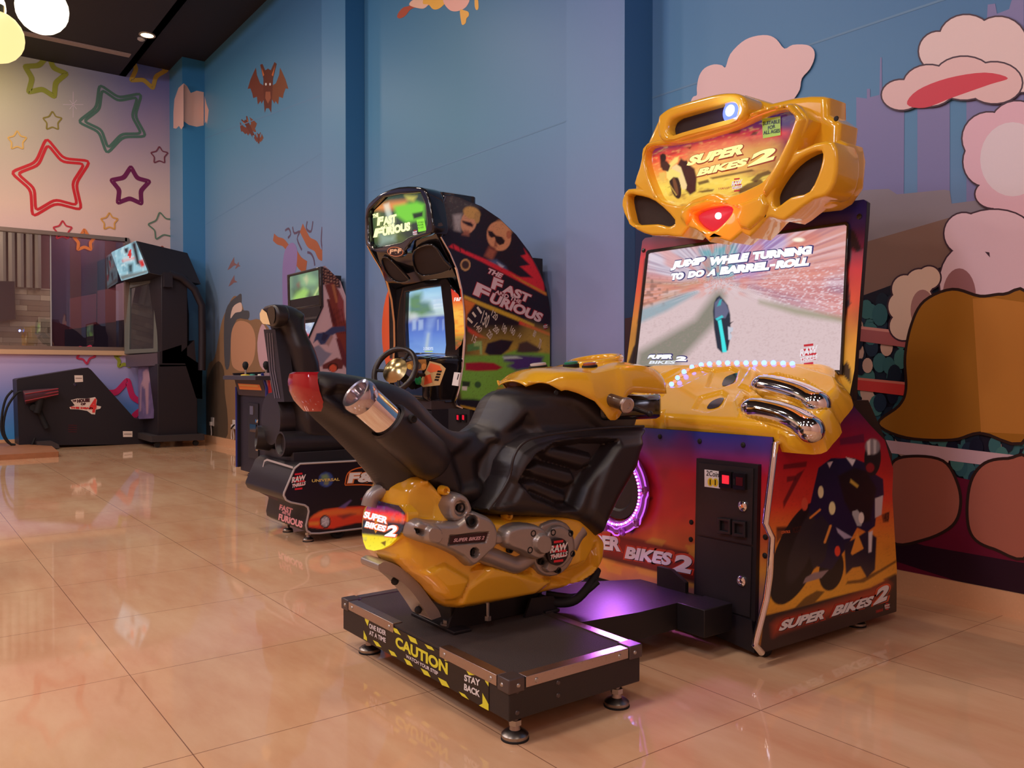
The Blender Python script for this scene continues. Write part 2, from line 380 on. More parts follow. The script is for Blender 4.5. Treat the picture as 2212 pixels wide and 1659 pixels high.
t.add([(.9, WY, 0), (FX0, WY, 0), (FX0, WY, CZ), (.9, WY, CZ)], [(0, 1, 2, 3)], PALE)
def pillar(x0, x1, y0, side):
    t.paint(wallgrid(FY(y0), x0, x1, 0, CZ, .06), VW, sky, .86)
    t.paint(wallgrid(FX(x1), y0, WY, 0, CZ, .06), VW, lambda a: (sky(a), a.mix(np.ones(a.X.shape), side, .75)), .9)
    t.add([(x0, WY, 0), (x0, y0, 0), (x0, y0, CZ), (x0, WY, CZ)], [(0, 1, 2, 3)], PALE)
    t.box(x0+.01, x1-.01, y0+.01, WY, 0, CZ-.005, PALE)
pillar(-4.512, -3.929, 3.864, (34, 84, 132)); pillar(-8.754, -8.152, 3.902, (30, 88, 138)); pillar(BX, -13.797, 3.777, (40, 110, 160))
k = 0
def hh():
    global k; k = k+1; return .0005+.00003*k
def mp(px, c, n=0, fr=wf, h=None):
    q = [(a, max(b, .112)) for a, b in fr.P(sm(px, n) if n else px)]; t.poly(fr, q, ink(*c, .42), hh() if h is None else h)
p1, pc, pcs, p2 = FY(3.902), FX(-13.797), FY(3.777), FY(3.864)
# long seam lines of the printed sheets
for L in (((440,300),(697,205)), ((789,418),(1222,262)), ((1408,212),(2212,-60)), ((445,485),(697,330))): t.st(wf, L, .012, ink(86, 118, 152, .5), .0012)
# pale cloud on the corner column and the wall beside it
cl = cr(0, 0, .3014, [(1242,730),(1262,640),(1300,595),(1330,610),(1360,665),(1385,655)]); 
mp([(375,243),(377,215),(386,190),(397,180),(397,272),(392,280),(387,272),(381,278),(375,277)], (205,160,148), 0, pcs, .003)
mp(sm([(397,180),(404,186),(412,201),(425,196),(440,199),(440,271),(425,274),(408,270),(397,262)],1), (200,158,146), 0, pc, .003)
mp([(440,199),(446,224),(451,238),(449,256),(447,268),(445,262),(440,271)], (198,156,146))
# bats
def bat(cx, cy, s, rot=0, face=True):
    c, q = math.cos(math.radians(rot)), math.sin(math.radians(rot))
    def tr(L): return [(cx+(x*c-y*q)*s, cy+(x*q+y*c)*s) for x, y in L]
    lw = tr([(-.06,.05),(-.17,-.02),(-.24,-.2),(-.26,-.36),(-.30,-.28),(-.38,-.1),(-.44,.1),(-.38,.09),(-.34,.2),(-.32,.3),(-.24,.27),(-.22,.44),(-.16,.36),(-.14,.42),(-.07,.30)])
    mp(lw, (104,52,40)); mp([(2*cx-x, y) for x, y in lw] if rot == 0 else tr([(-x, y) for x, y in [(-.06,.05),(-.17,-.02),(-.24,-.2),(-.26,-.36),(-.38,-.1),(-.44,.1),(-.34,.2),(-.24,.27),(-.22,.44),(-.14,.42),(-.07,.30)]]), (112,62,42))
    mp(tr([(-.10,-.12),(-.17,-.42),(-.12,-.44),(-.06,-.3),(0,-.34),(.06,-.3),(.14,-.48),(.19,-.44),(.11,-.12),(.1,.1),(.08,.4),(.07,.62),(.02,.52),(-.04,.52),(-.07,.62),(-.09,.4),(-.1,.1)]), (92,44,34))
    mp(tr([(-.14,-.36),(-.08,-.2),(-.11,-.17)]), (186,96,54)); mp(tr([(.15,-.40),(.08,-.2),(.11,-.17)]), (186,96,54))
    if face:
        for dx in (-.045, .045): mp(ell(*tr([(dx, .0)])[0], s*.018, s*.03), (220,200,190))
        mp(tr([(-.05,.16),(.05,.16),(.06,.3),(0,.42),(-.06,.3)]), (138,78,58))
bat(579, 182, 100); bat(536, 272, 44, -28, False); bat(559, 297, 24, 0, False)
for x, y, s in ((501, 571, 16), (513, 574, 9), (502, 608, 14)):
    mp([(x-s*.6,y+s*.8),(x-s*.2,y-s*.1),(x+s*.3,y-s),(x+s*.35,y-s*.2),(x+s*.8,y+.1*s),(x+s*.2,y+s*.2),(x-.1*s,y+s*.5)], (118,84,88))
# bare tree, rounded boulder and bushes (plain shapes in the mural's colours)
BR = (138, 74, 48)
t.st(wf, [(591,512),(600,520),(612,524),(622,536)], .10, ink(*BR), hh(), 4); t.st(wf, [(651,492),(660,510),(668,524),(682,532),(690,548),(697,552)], .13, ink(*BR), hh(), 4)
t.st(wf, [(636,548),(648,568),(662,578)], .16, ink(*BR), hh(), 3)
for L in ([(616,498),(624,494),(628,506),(622,514)], [(632,490),(636,504),(648,500),(642,516),(652,540)], [(664,478),(662,494),(672,500),(676,478)], [(696,490),(694,520),(697,540)], [(664,545),(672,548),(678,560),(680,574)]):
    t.st(wf, L, .03, ink(70, 56, 84), hh(), 3)
mp(sm([(611,660),(610,600),(612,560),(618,536),(632,524),(642,540),(640,580),(632,610),(634,690),(612,690)], 4), (118,100,150))
mp(sm([(446,946),(448,800),(464,772),(478,700),(490,668),(505,640),(520,650),(535,690),(560,690),(585,720),(590,800),(586,900),(560,960),(470,955)], 4), (128,96,72))
mp(sm([(486,790),(484,700),(492,660),(512,640),(522,636),(523,668),(538,672),(536,690),(512,690),(500,730),(496,790)], 3), (74,72,78))
mp(sm([(498,688),(503,664),(516,654),(522,656),(522,672),(508,676)], 3), (196,166,156))
mp(sm([(500,780),(500,720),(514,694),(540,700),(552,730),(548,776),(530,800),(510,798)], 4), (172,124,98))
mp(sm([(556,740),(566,700),(578,720),(582,760),(580,800),(562,790)], 3), (176,140,150))
mp(sm([(446,946),(446,840),(456,800),(472,780),(484,800),(486,850),(492,900),(488,950)], 3), (78,62,50))
# tail feathers and feet of a bird at the top of the wall
FO = (150, 66, 46)
mp(sm([(858,36),(862,26),(872,16),(885,12),(892,0),(930,-4),(930,10),(908,14),(888,20),(876,34),(864,40)], 4), FO)
mp(sm([(884,10),(900,-4),(935,-6),(920,16),(905,18)], 4), (208,160,140)); mp(sm([(914,8),(920,-6),(955,-6),(965,2),(950,18),(936,20),(926,10)], 4), (222,150,60))
mp(sm([(958,4),(966,-6),(1012,-6),(1008,14),(990,24),(972,22)], 4), (204,150,140)); mp(sm([(994,22),(1002,22),(1012,26),(1013,34),(1008,40),(1006,50),(999,54),(996,44)], 4), (224,150,66))
mp(sm([(1026,-6),(1032,-6),(1034,16),(1030,22),(1026,14)], 4), (224,150,66))
# orange disc partly behind the racing game
mp(ell(868, 715, 43, 120), (206, 84, 48), 0, wf)
# city, hill, ringside crowd and ropes on the right bay
def bay(px, c, n=0): mp(px, c, n)
for L in ([(1850,210),(1873,213),(1873,192),(1880,192),(1880,210),(1900,205),(1902,124),(1905,124),(1906,205),(1954,214),(1952,520),(1850,520)],
          [(1982,236),(2052,222),(2052,520),(1982,520)], [(2088,120),(2130,80),(2134,10),(2150,8),(2154,30),(2180,20),(2186,0),(2212,0),(2212,470),(2088,470)],
          ): bay(L, (112, 106, 150))
bay([(1409,470),(1700,440),(1838,414),(1880,410),(1920,408),(1938,420),(2040,410),(2052,412),(2056,440),(2212,420),(2800,360),(2800,900),(1409,900)], (124, 112, 124))
bay([(1409,676),(1600,620),(1880,520),(2080,462),(2212,440),(2800,340),(2800,900),(1409,800)], (118, 88, 82))
bay([(1409,900),(1409,780),(1500,740),(1860,640),(2080,560),(2212,540),(2800,400),(2800,1500),(1409,1300)], (24, 20, 36))
rs = np.random.RandomState(4)
for i in range(330):
    x = rs.uniform(1830, 2225); y = rs.uniform(655-(x-1850)*.2, 1050)
    c = [(44,82,92),(62,104,104),(190,150,136),(18,20,40),(22,30,46),(52,92,98),(28,40,60)][rs.randint(7)]
    rx = rs.uniform(11, 17); bay(ell(x, y, rx, rx*1.45, 0, 14), c)
ps = FX(-3.929)
mp([(1372,500),(1373,470),(1380,470),(1382,500),(1396,505),(1407,505),(1407,680),(1372,680)], (66, 80, 120), 0, ps, .002)
mp([(1349,688),(1407,677),(1407,1000),(1349,980)], (96, 74, 84), 0, ps, .003); mp([(1349,792),(1407,780),(1407,1080),(1349,1060)], (22, 16, 30), 0, ps, .004)
bay(sm([(1495,222),(1500,210),(1508,206),(1508,190),(1513,165),(1525,148),(1545,140),(1562,142),(1570,146),(1580,118),(1605,92),(1630,80),(1660,77),(1680,86),(1697,106),(1715,98),(1745,98),(1760,108),(1762,126),(1752,150),(1735,170),(1730,195),(1715,218),(1700,235),(1600,260),(1500,240)], 3), (206, 168, 172))
bay([(1838,702),(2212,745),(2212,785),(1838,734)], (158,84,88)); bay([(1838,702),(2212,745),(2212,752),(1838,708)], (196,126,122))
bay([(1820,812),(2212,850),(2212,886),(1820,838)], (196,56,54)); bay([(1820,812),(2212,850),(2212,856),(1820,817)], (226,110,96))
bay([(1846,942),(2212,985),(2212,1015),(1846,968)], (186,150,160))
bay([(1850,985),(2212,1060),(2800,1190),(2800,1480),(1850,1240)], (92,12,40)); bay([(1900,1150),(2000,1178),(2212,1215),(2800,1330),(2800,1420),(2212,1290),(2080,1270),(1900,1200)], (36,10,28))
# stand-in shapes in the colours of the figure printed here: clouds, a mound and boulders
def puff(blobs, c, edge=(58,34,48)):
    for q in blobs: bay(ell(q[0], q[1], q[2]+3.5, q[3]+3.5, 0, 26), edge)
    for q in blobs: bay(ell(*q, 0, 26), c)
puff([(2030,112,42,42),(2090,84,58,50),(2160,96,60,58),(2215,140,50,60),(2100,130,90,40)], (214,176,178))
puff([(1950,206,42,32),(2010,186,56,44),(2085,170,64,46),(2150,180,60,44)], (206,166,168))
bay(sm([(1962,226),(1985,196),(2050,170),(2130,158),(2180,170),(2140,184),(2060,212),(2000,234)], 4), (186,50,66))
puff([(2140,300,58,56),(2200,280,60,60),(2130,350,46,52),(2200,400,62,90),(2150,420,40,30)], (206,160,176)); bay(ell(2190,345,70,80), (224,184,194))
puff([(2085,505,42,44),(2150,500,80,46),(2200,545,60,70),(2095,610,62,80),(2180,640,60,90)], (204,168,182))
bay(ell(2075,640,36,60), (140,92,98))
puff([(1958,625,28,30),(1990,610,30,28),(1948,662,26,30),(1955,705,30,30),(1985,660,34,50),(2010,600,24,24)], (206,168,156)); bay(ell(1996,670,26,44), (150,104,104))
E1, MU = (44,26,24), (146,92,26)
mo = sm([(1900,915),(1945,876),(1960,840),(1958,770),(1972,700),(2000,650),(2060,625),(2120,640),(2170,636),(2225,650),(2225,940),(2120,935),(2060,950),(1960,945)], 5)
bay(mo, MU); t.st(wf, mo, .014, ink(*E1), hh(), 0, True)
bay([(2104,645),(2150,644),(2225,655),(2225,938),(2122,933)], (170,108,44))
for L, c in (([(1930,1000),(1975,985),(2040,995),(2070,1040),(2078,1090),(2060,1135),(2000,1165),(1930,1168),(1928,1060)], (150,84,70)),
             ([(2092,1110),(2100,1040),(2130,1000),(2180,990),(2225,1000),(2225,1195),(2150,1185),(2105,1160)], (156,88,74))):
    q = sm(L, 5); bay(q, c); t.st(wf, q, .014, ink(*E1), hh(), 0, True)
tag(t.build('wall_north'), 'long sky blue mural wall with three projecting pillars behind the machines', 'wall', kind='structure')
# baseboards of the same stone
STN = mat('baseboard_stone', A(196, 146, 112), .25)
t = MB()
for x0, x1, y0 in ((-13.8,-8.754,WY),(-8.152,-4.512,WY),(-3.929,FX0,WY),(-8.754,-8.152,3.902),(-4.512,-3.929,3.864),(BX,-13.797,3.777)): t.box(x0, x1, y0-.024, y0+.02, 0, .115, STN)
for x, y0 in ((-13.797,3.777),(-8.152,3.902),(-3.929,3.864)): t.box(x-.02, x+.014, y0-.014, WY, 0, .115, STN)
tag(t.build('baseboard_north'), 'beige stone baseboard along the mural wall', 'baseboard', kind='structure')
t = MB(); t.box(BX-.02, BX+.014, -5, 3.777, 0, .115, STN)
tag(t.build('baseboard_west'), 'beige stone baseboard under the star wall', 'baseboard', kind='structure')
# the star wall at the far end, with the window of the room behind it
bf = FX(BX); t = MB()
def stars_bg(a):
    a.grad((0, 120), (0, 1000), [(0, (70,92,160)), (.2, (150,130,150)), (.36, (205,168,158)), (.55, (208,166,166)), (.72, (186,158,190)), (.86, (88,118,186)), (.95, (50,130,190)), (1, (50,130,190))])
    a.mix(np.clip(1-np.hypot(a.X+20, a.Y-150)/330, 0, 1), (214,190,120), .8)
WZ0, WZ1, WYR = 1.50, 3.27, 3.10
for a0, a1, b0, b1 in ((-5, 3.777, 0, WZ0), (-5, 3.777, WZ1, CZ), (WYR, 3.777, WZ0, WZ1), (-5, -4.5, WZ0, WZ1)):
    t.paint(wallgrid(bf, a0, a1, b0, b1, .08), VW, stars_bg, 1.0)
def star(cx, cy, R, rot, c, w, double, ry=1.0, h=[0]):
    h[0] += 1; L = []
    for i in range(10):
        a = math.radians(rot+36*i); r = R if i % 2 == 0 else R*.56
        L.append((cx+r*math.sin(a), cy-r*math.cos(a)*ry))
    def rnd(P):                                             # corners rounded
        o = []
        for i in range(len(P)):
            p, q, n = map(np.array, (P[i-1], P[i], P[(i+1) % len(P)])); f = .22
            for tt in (0, .33, .66, 1): 
                A0, B0 = q+(p-q)*f, q+(n-q)*f; o.append(tuple((1-tt)**2*A0+2*tt*(1-tt)*q+tt*tt*B0))
        return o
    L = bf.P(rnd(L)); t.stroke(bf, L, w, ink(*c), .0015+.0008*h[0], True)
    if double:
        m = np.array(L).mean(0); t.stroke(bf, [tuple(m+(np.array(q)-m)*.84) for q in L], w, ink(*c), .0019+.0008*h[0], True)
star(113,388,92,-8,(184,36,44),.042,True); star(247,255,80,-24,(74,102,92),.042,True); star(281,404,47,2,(102,28,72),.04,True)
star(96,166,52,10,(134,134,50),.045,True,1.0); star(318,150,46,20,(170,140,62),.04,True,1.0)
star(113,262,22,0,(128,112,48),.02,False); star(37,304,22,0,(206,156,80),.02,False); star(344,336,20,0,(110,52,66),.02,False)
star(236,479,20,0,(196,140,72),.022,False); star(135,498,22,0,(178,46,60),.022,False); star(350,489,32,-10,(90,112,92),.022,False)
star(182,520,26,0,(206,110,60),.03,True); star(350,548,16,0,(150,70,50),.03,True)
star(262,880,60,14,(196,40,92),.055,True,1.1); star(268,775,22,0,(140,140,50),.04,True)
star(185,765,22,30,(190,50,80),.03,False)
for a in range(8): t.st(bf, [(158,226),(158+22*math.cos(a*math.pi/4)*(1 if a % 2 == 0 else .5), 226-28*math.sin(a*math.pi/4)*(1 if a % 2 == 0 else .5))], .006, ink(210,180,190), .002)
tag(t.build('wall_west'), 'far end wall papered with outlined stars around a wide window', 'wall', kind='structure')
# window frame, pane and the party room behind
t = MB(); FRM = mat('window_aluminium', (.42, .33, .27), .3, metal=.8)
for z0, z1 in ((WZ0-.03, WZ0+.03), (WZ1-.03, WZ1+.03)): t.box(BX-.08, BX+.035, -4.5, WYR, z0, z1, FRM)
t.box(BX-.08, BX+.035, WYR-.03, WYR+.03, WZ0-.03, WZ1+.03, FRM)
t.box(BX-.02, BX+.0, 2.005, 2.02, WZ0, WZ1, mat('pane_joint', (.5, .5, .5), .2))
t.box(BX-.02, BX+.06, -4.5, WYR+.02, WZ0-.1, WZ0-.03, mat('window_sill_stone', A(190,150,120), .3))
tag(t.build('window_frame'), 'brown metal frame around the wide party room window', 'window frame', kind='structure')
g = mat('window_glass', (.9, .9, .9), .01); nt = g.node_tree; out = nt.nodes['Material Output']
gl = nt.nodes.new('ShaderNodeBsdfGlossy'); gl.inputs['Roughness'].default_value = .01; gl.inputs['Color'].default_value = (.9, .9, .92, 1)
tr = nt.nodes.new('ShaderNodeBsdfTransparent'); tr.inputs[0].default_value = (.86, .86, .88, 1); ms = nt.nodes.new('ShaderNodeMixShader'); ms.inputs[0].default_value = .10
nt.links.new(tr.outputs[0], ms.inputs[1]); nt.links.new(gl.outputs[0], ms.inputs[2]); nt.links.new(ms.outputs[0], out.inputs[0])
t = MB(); t.box(BX-.055, BX-.045, -4.5, WYR-.02, WZ0+.02, WZ1-.02, g)
tag(t.build('window_1'), 'clear reflecting glass of the wide window in the star wall', 'window', kind='structure')
BB = BX-1.3; t = MB(); wb = FX(BB)
t.box(BB-.1, BB, -5, 3.7, 0, 4, mat('booth_wall', (.10, .02, .035), .6))
mv = mat('corrugated_panel', (.30, .26, .21), .6)
yy = -3.0
while yy < wb.p(110, 560)[0]-.1:
    t.tube([(BB+.02, yy, wb.p(60,622)[1]), (BB+.02, yy, 3.6)], .05, mv, 8, False); yy += .125
BRK = [(150,130,110),(132,112,92),(166,146,124),(120,100,84),(142,126,112)]; rs = np.random.RandomState(3)
y0, y1, z1 = -3.0, wb.p(110, 700)[0], wb.p(60, 622)[1]; z = .9; r_ = 0
while z < z1-.01:
    y = y0-(r_ % 2)*.2
    while y < y1-.02:
        w_ = rs.choice([.35,.45,.6]); t.box(BB, BB+.02+.01*rs.rand(), max(y, y0), min(y+w_, y1), z, min(z+.085, z1), ink(*BRK[rs.randint(5)], .7)); y += w_+.004
    z += .089; r_ += 1
CK = {'n': (34,22,40), 'p': (112,50,58), 'm': (64,20,34), 'l': (176,140,150)}
for q, c in (([(210,565),(250,548),(272,545),(272,608),(210,628)],'n'),([(176,575),(208,565),(208,632),(176,640)],'m'),([(210,628),(250,622),(250,695),(210,700)],'p'),
             ([(250,612),(275,608),(275,690),(250,693)],'l'),([(176,640),(208,634),(208,700),(176,708)],'p'),([(176,708),(275,692),(275,750),(140,756),(140,712)],'n'),
             ([(150,645),(176,640),(176,708),(150,711)],'p')): t.prism(wb, wb.P(q), .0, .012, ink(*CK[c], .5))
t.box(BB, BX-.3, 3.6, 3.7, 0, 4, mat('booth_side', (.12, .03, .045), .6)); t.box(BB, BX-.3, -5, 3.7, .9, .92, mat('booth_floor', (.1, .06, .05), .4))
t.box(BB, BX-.3, -5, 3.7, 3.95, 4.05, CEIL); t.box(BX-.3, BX-.16, -5, 3.7, 3.3, 4.0, CEIL)
tag(t.build('trim_1'), 'party room wall behind the window with corrugated, brick and maroon panels', 'wall panel', kind='structure')
lamp('AREA', 'booth_light', (BX-.7, .8, 3.8), 26, WARM, .6, (BB, .9, 1.8)); lamp('AREA', 'booth_light', (BX-.7, 2.7, 3.8), 14, PINK, .5, (BB, 2.8, 1.8))
tv = thing('television', 'dark flat television on the brick wall behind the far window', 'television', (BB+.1, wb.p(0,650)[0], wb.p(0,650)[1]))
q = FX(BB+.09); L = q.P([(-60,606),(31,608),(34,690),(-60,702)]); t = MB(); t.prism(q, L, -.04, .03, BLK); t.build('housing', tv)
m_ = [tuple((np.array(p)-np.mean(L, 0))*.95+np.mean(L, 0)) for p in L]; t = MB(); t.prism(q, m_, .03, .033, mat('tv_glass', (.01,.012,.03), .08)); t.build('screen', tv)
# ceiling fittings
def pendant(px, py, d, r, label, warm=0.):
    c = CAM+ray(px, py)*d; o = thing('pendant_lamp', label, 'lamp', tuple(c), 'globe pendant lamps hanging at upper left')
    t = MB(); t.ball(c, r, mat('lit_globe_%g' % warm, emit=(1, .86-warm*.1, .62-warm*.3), es=3.2-warm*2.0)); t.build('globe', o)
    t = MB(); t.cyl((c[0], c[1], c[2]+r*.9), (c[0], c[1], c[2]+r*1.25), r*.3, mat('brass', (.5,.33,.12), .3, metal=1)); t.build('cap', o)
    t = MB(); t.cyl((c[0], c[1], c[2]+r*1.2), (c[0], c[1], SZ), .008, RUB, 8); t.build('cord', o)
pendant(91, 20, 5.1, .148, 'round glowing globe lamp, the whitest, left of the ceiling downlight')
pendant(-8, 80, 4.7, .142, 'yellowish glowing globe lamp cut by the left edge, lowest of the globes', 1.)
pendant(-42, 12, 5.6, .15, 'glowing globe lamp mostly outside the upper left corner')
p = on(318, 75, 2, SZ); o = thing('ceiling_downlight', 'small round recessed downlight glowing yellow in the dark ceiling', 'light', tuple(p))
t = MB(); t.lathe((p[0], p[1], SZ), (0, 0, -1), [(0, .11), (.012, .11), (.014, .085)], mat('downlight_rim', (.6,.5,.35), .3, metal=.5)); t.build('rim', o)
t = MB(); t.lathe((p[0], p[1], SZ-.004), (0, 0, -1), [(.006, .085), (.012, .05), (.013, 0)], mat('downlight_lens', emit=(1, .74, .32), es=14)); t.build('lens', o)
p = on(305, 83, 2, SZ); o = thing('smoke_detector', 'small pale round detector beside the ceiling downlight', 'detector', tuple(p))
t = MB(); t.lathe((p[0], p[1], SZ), (0, 0, -1), [(0, .05), (.02, .05), (.035, .03), (.036, 0)], mat('off_white_plastic', (.5,.45,.4), .5)); t.build('housing', o)
a_, b_ = on(48, 70, 2, SZ), on(281, 119, 2, SZ); o = thing('air_diffuser', 'long thin slotted air outlet strip in the dark ceiling', 'air vent', tuple((a_+b_)/2))
t = MB(); DF = mat('diffuser_metal', (.42,.32,.26), .5); x_ = (a_[0]+b_[0])/2
for dx in (-.07, -.02, .03): t.box(x_+dx, x_+dx+.04, a_[1], b_[1], SZ-.015, SZ, DF)
t.build('slats', o)
# sockets, plugs, cord, board
def outlet(px, py, label, plug):
    c = on(px, py, 1, WY); o = thing('wall_outlet', label, 'outlet', tuple(c), 'wall sockets low on the mural wall')
    t = MB(); t.box(c[0]-.07, c[0]+.07, WY-.014, WY, c[2]-.07, c[2]+.07, mat('white_plastic', (.75,.68,.62), .4)); t.build('faceplate', o, bevel=.006)
    t = MB(); t.box(c[0]-.03, c[0]+.03, WY-.05, WY-.014, c[2]-.06, c[2]-.0, MT['white_plastic']); t.build('plug', o, bevel=.005)
    for k_, w_ in enumerate(plug):
        t = MB(); t.tube(sm([(c[0]+w_*.3, WY-.035, c[2]-.05), (c[0]+w_, WY-.03, c[2]-.16), (c[0]+w_*.8, WY-.03, .125)], 4, False), .008, MT['white_plastic'], 8); t.build('cable', o)
outlet(460, 911, 'white wall socket nearest the far corner of the mural wall', [0.02]); outlet(507, 917, 'white wall socket just left of the upright cabinet', [-.06, .05])
t = MB(); P = [(*fl_[:2], .012) for fl_ in [on(441,951,2,.012), on(455,953,2,.012), on(475,952,2,.012), on(490,946,2,.012), on(497,934,2,.012)]]
P = sm(P+[tuple(on(500,925,1,WY-.06)), tuple(on(506,918,1,WY-.06))], 5, False); t.tube(P, .012, RUB, 8)
tag(t.build('power_cord'), 'black power cord running over the floor to a wall socket', 'cord')
o = thing('wooden_board', 'brown wooden board lying on the floor at the left edge', 'board', tuple(on(60, 975, 2, 0)))
q = [on(x, y, 2, 0)[:2] for x, y in [(-25,964),(112,974),(127,987),(-25,996)]]; t = MB(); t.prism(FZ(0), [tuple(v) for v in q], .0, .07, mat('board_wood', A(150,96,66), .5, vary=.3, bscale=12)); t.build('plank', o, bevel=.008)
# ================================================================== big motorcycle game cabinet
XS, XL, FYP = -1.95, -3.21, 2.74                            # right side, left side, front panel plane
XM = (XS+XL)/2
cab = thing('arcade_cabinet', 'tall motorcycle racing cabinet with yellow fairing marquee and wide lit screen', 'arcade machine', (XM, 3.1, 0))
def logo(t, fr, s_, bl, br, tl, h=.002, glowc=(170,50,30), k=1, top=(196,190,206), sh=(30,24,40)):
    if glowc: t.text(fr, s_, (bl[0]-4*k, bl[1]+3*k), (br[0]+5*k, br[1]+3*k), (tl[0]-3*k, tl[1]-4*k), ink(*glowc), h, .09)
    t.text(fr, s_, (bl[0]+1.5*k, bl[1]+1.5*k), (br[0]+1.5*k, br[1]+1.5*k), (tl[0]+1.5*k, tl[1]+1.5*k), ink(*sh), h+.0006, .07)
    t.text(fr, s_, bl, br, tl, ink(*top), h+.0012, .055)
def raw(t, fr, cx, cy, rx, ry, h=.001, slope=-.35, m=ink, disc=True):  # round red badge lettered RAW THRILLS
    if disc: t.pp(fr, ell(cx, cy, rx, ry), m(20, 12, 14), h)
    for k_ in range(5):
        y = cy-ry*.8+k_*ry*.4; w = rx*math.sqrt(max(.05, 1-((y-cy)/ry)**2))*.85
        t.pp(fr, [(cx-w, y+ry*.12-slope*-w*.2), (cx+w, y-ry*.0), (cx+w, y-ry*.2), (cx-w, y-ry*.1)], m(190, 30, 44), h+.0004)
    for s_, y0, y1 in (('RAW', .02, -.62), ('THRILLS', .55, .12)):
        bl = (cx-rx*.95, cy+ry*y0-slope*rx*.45); br = (cx+rx*.9, cy+ry*y0+slope*rx*.75); tl = (cx-rx*.85, cy+ry*y1-slope*rx*.45)
        t.text(fr, s_, bl, br, tl, m(232, 220, 226), h+.0009, .04)
# --- body
t = MB(); t.prism(FX(XL+.02), [(FYP+.02,.08),(3.62,.08),(3.62,.75),(3.42,1.0),(3.30,1.0),(FYP+.02,.86)], 0, XS-XL-.04, BLK)
t.box(XL+.05, XS-.05, FYP+.1, 3.5, .03, .08, BLK); t.build('cabinet_body', cab)
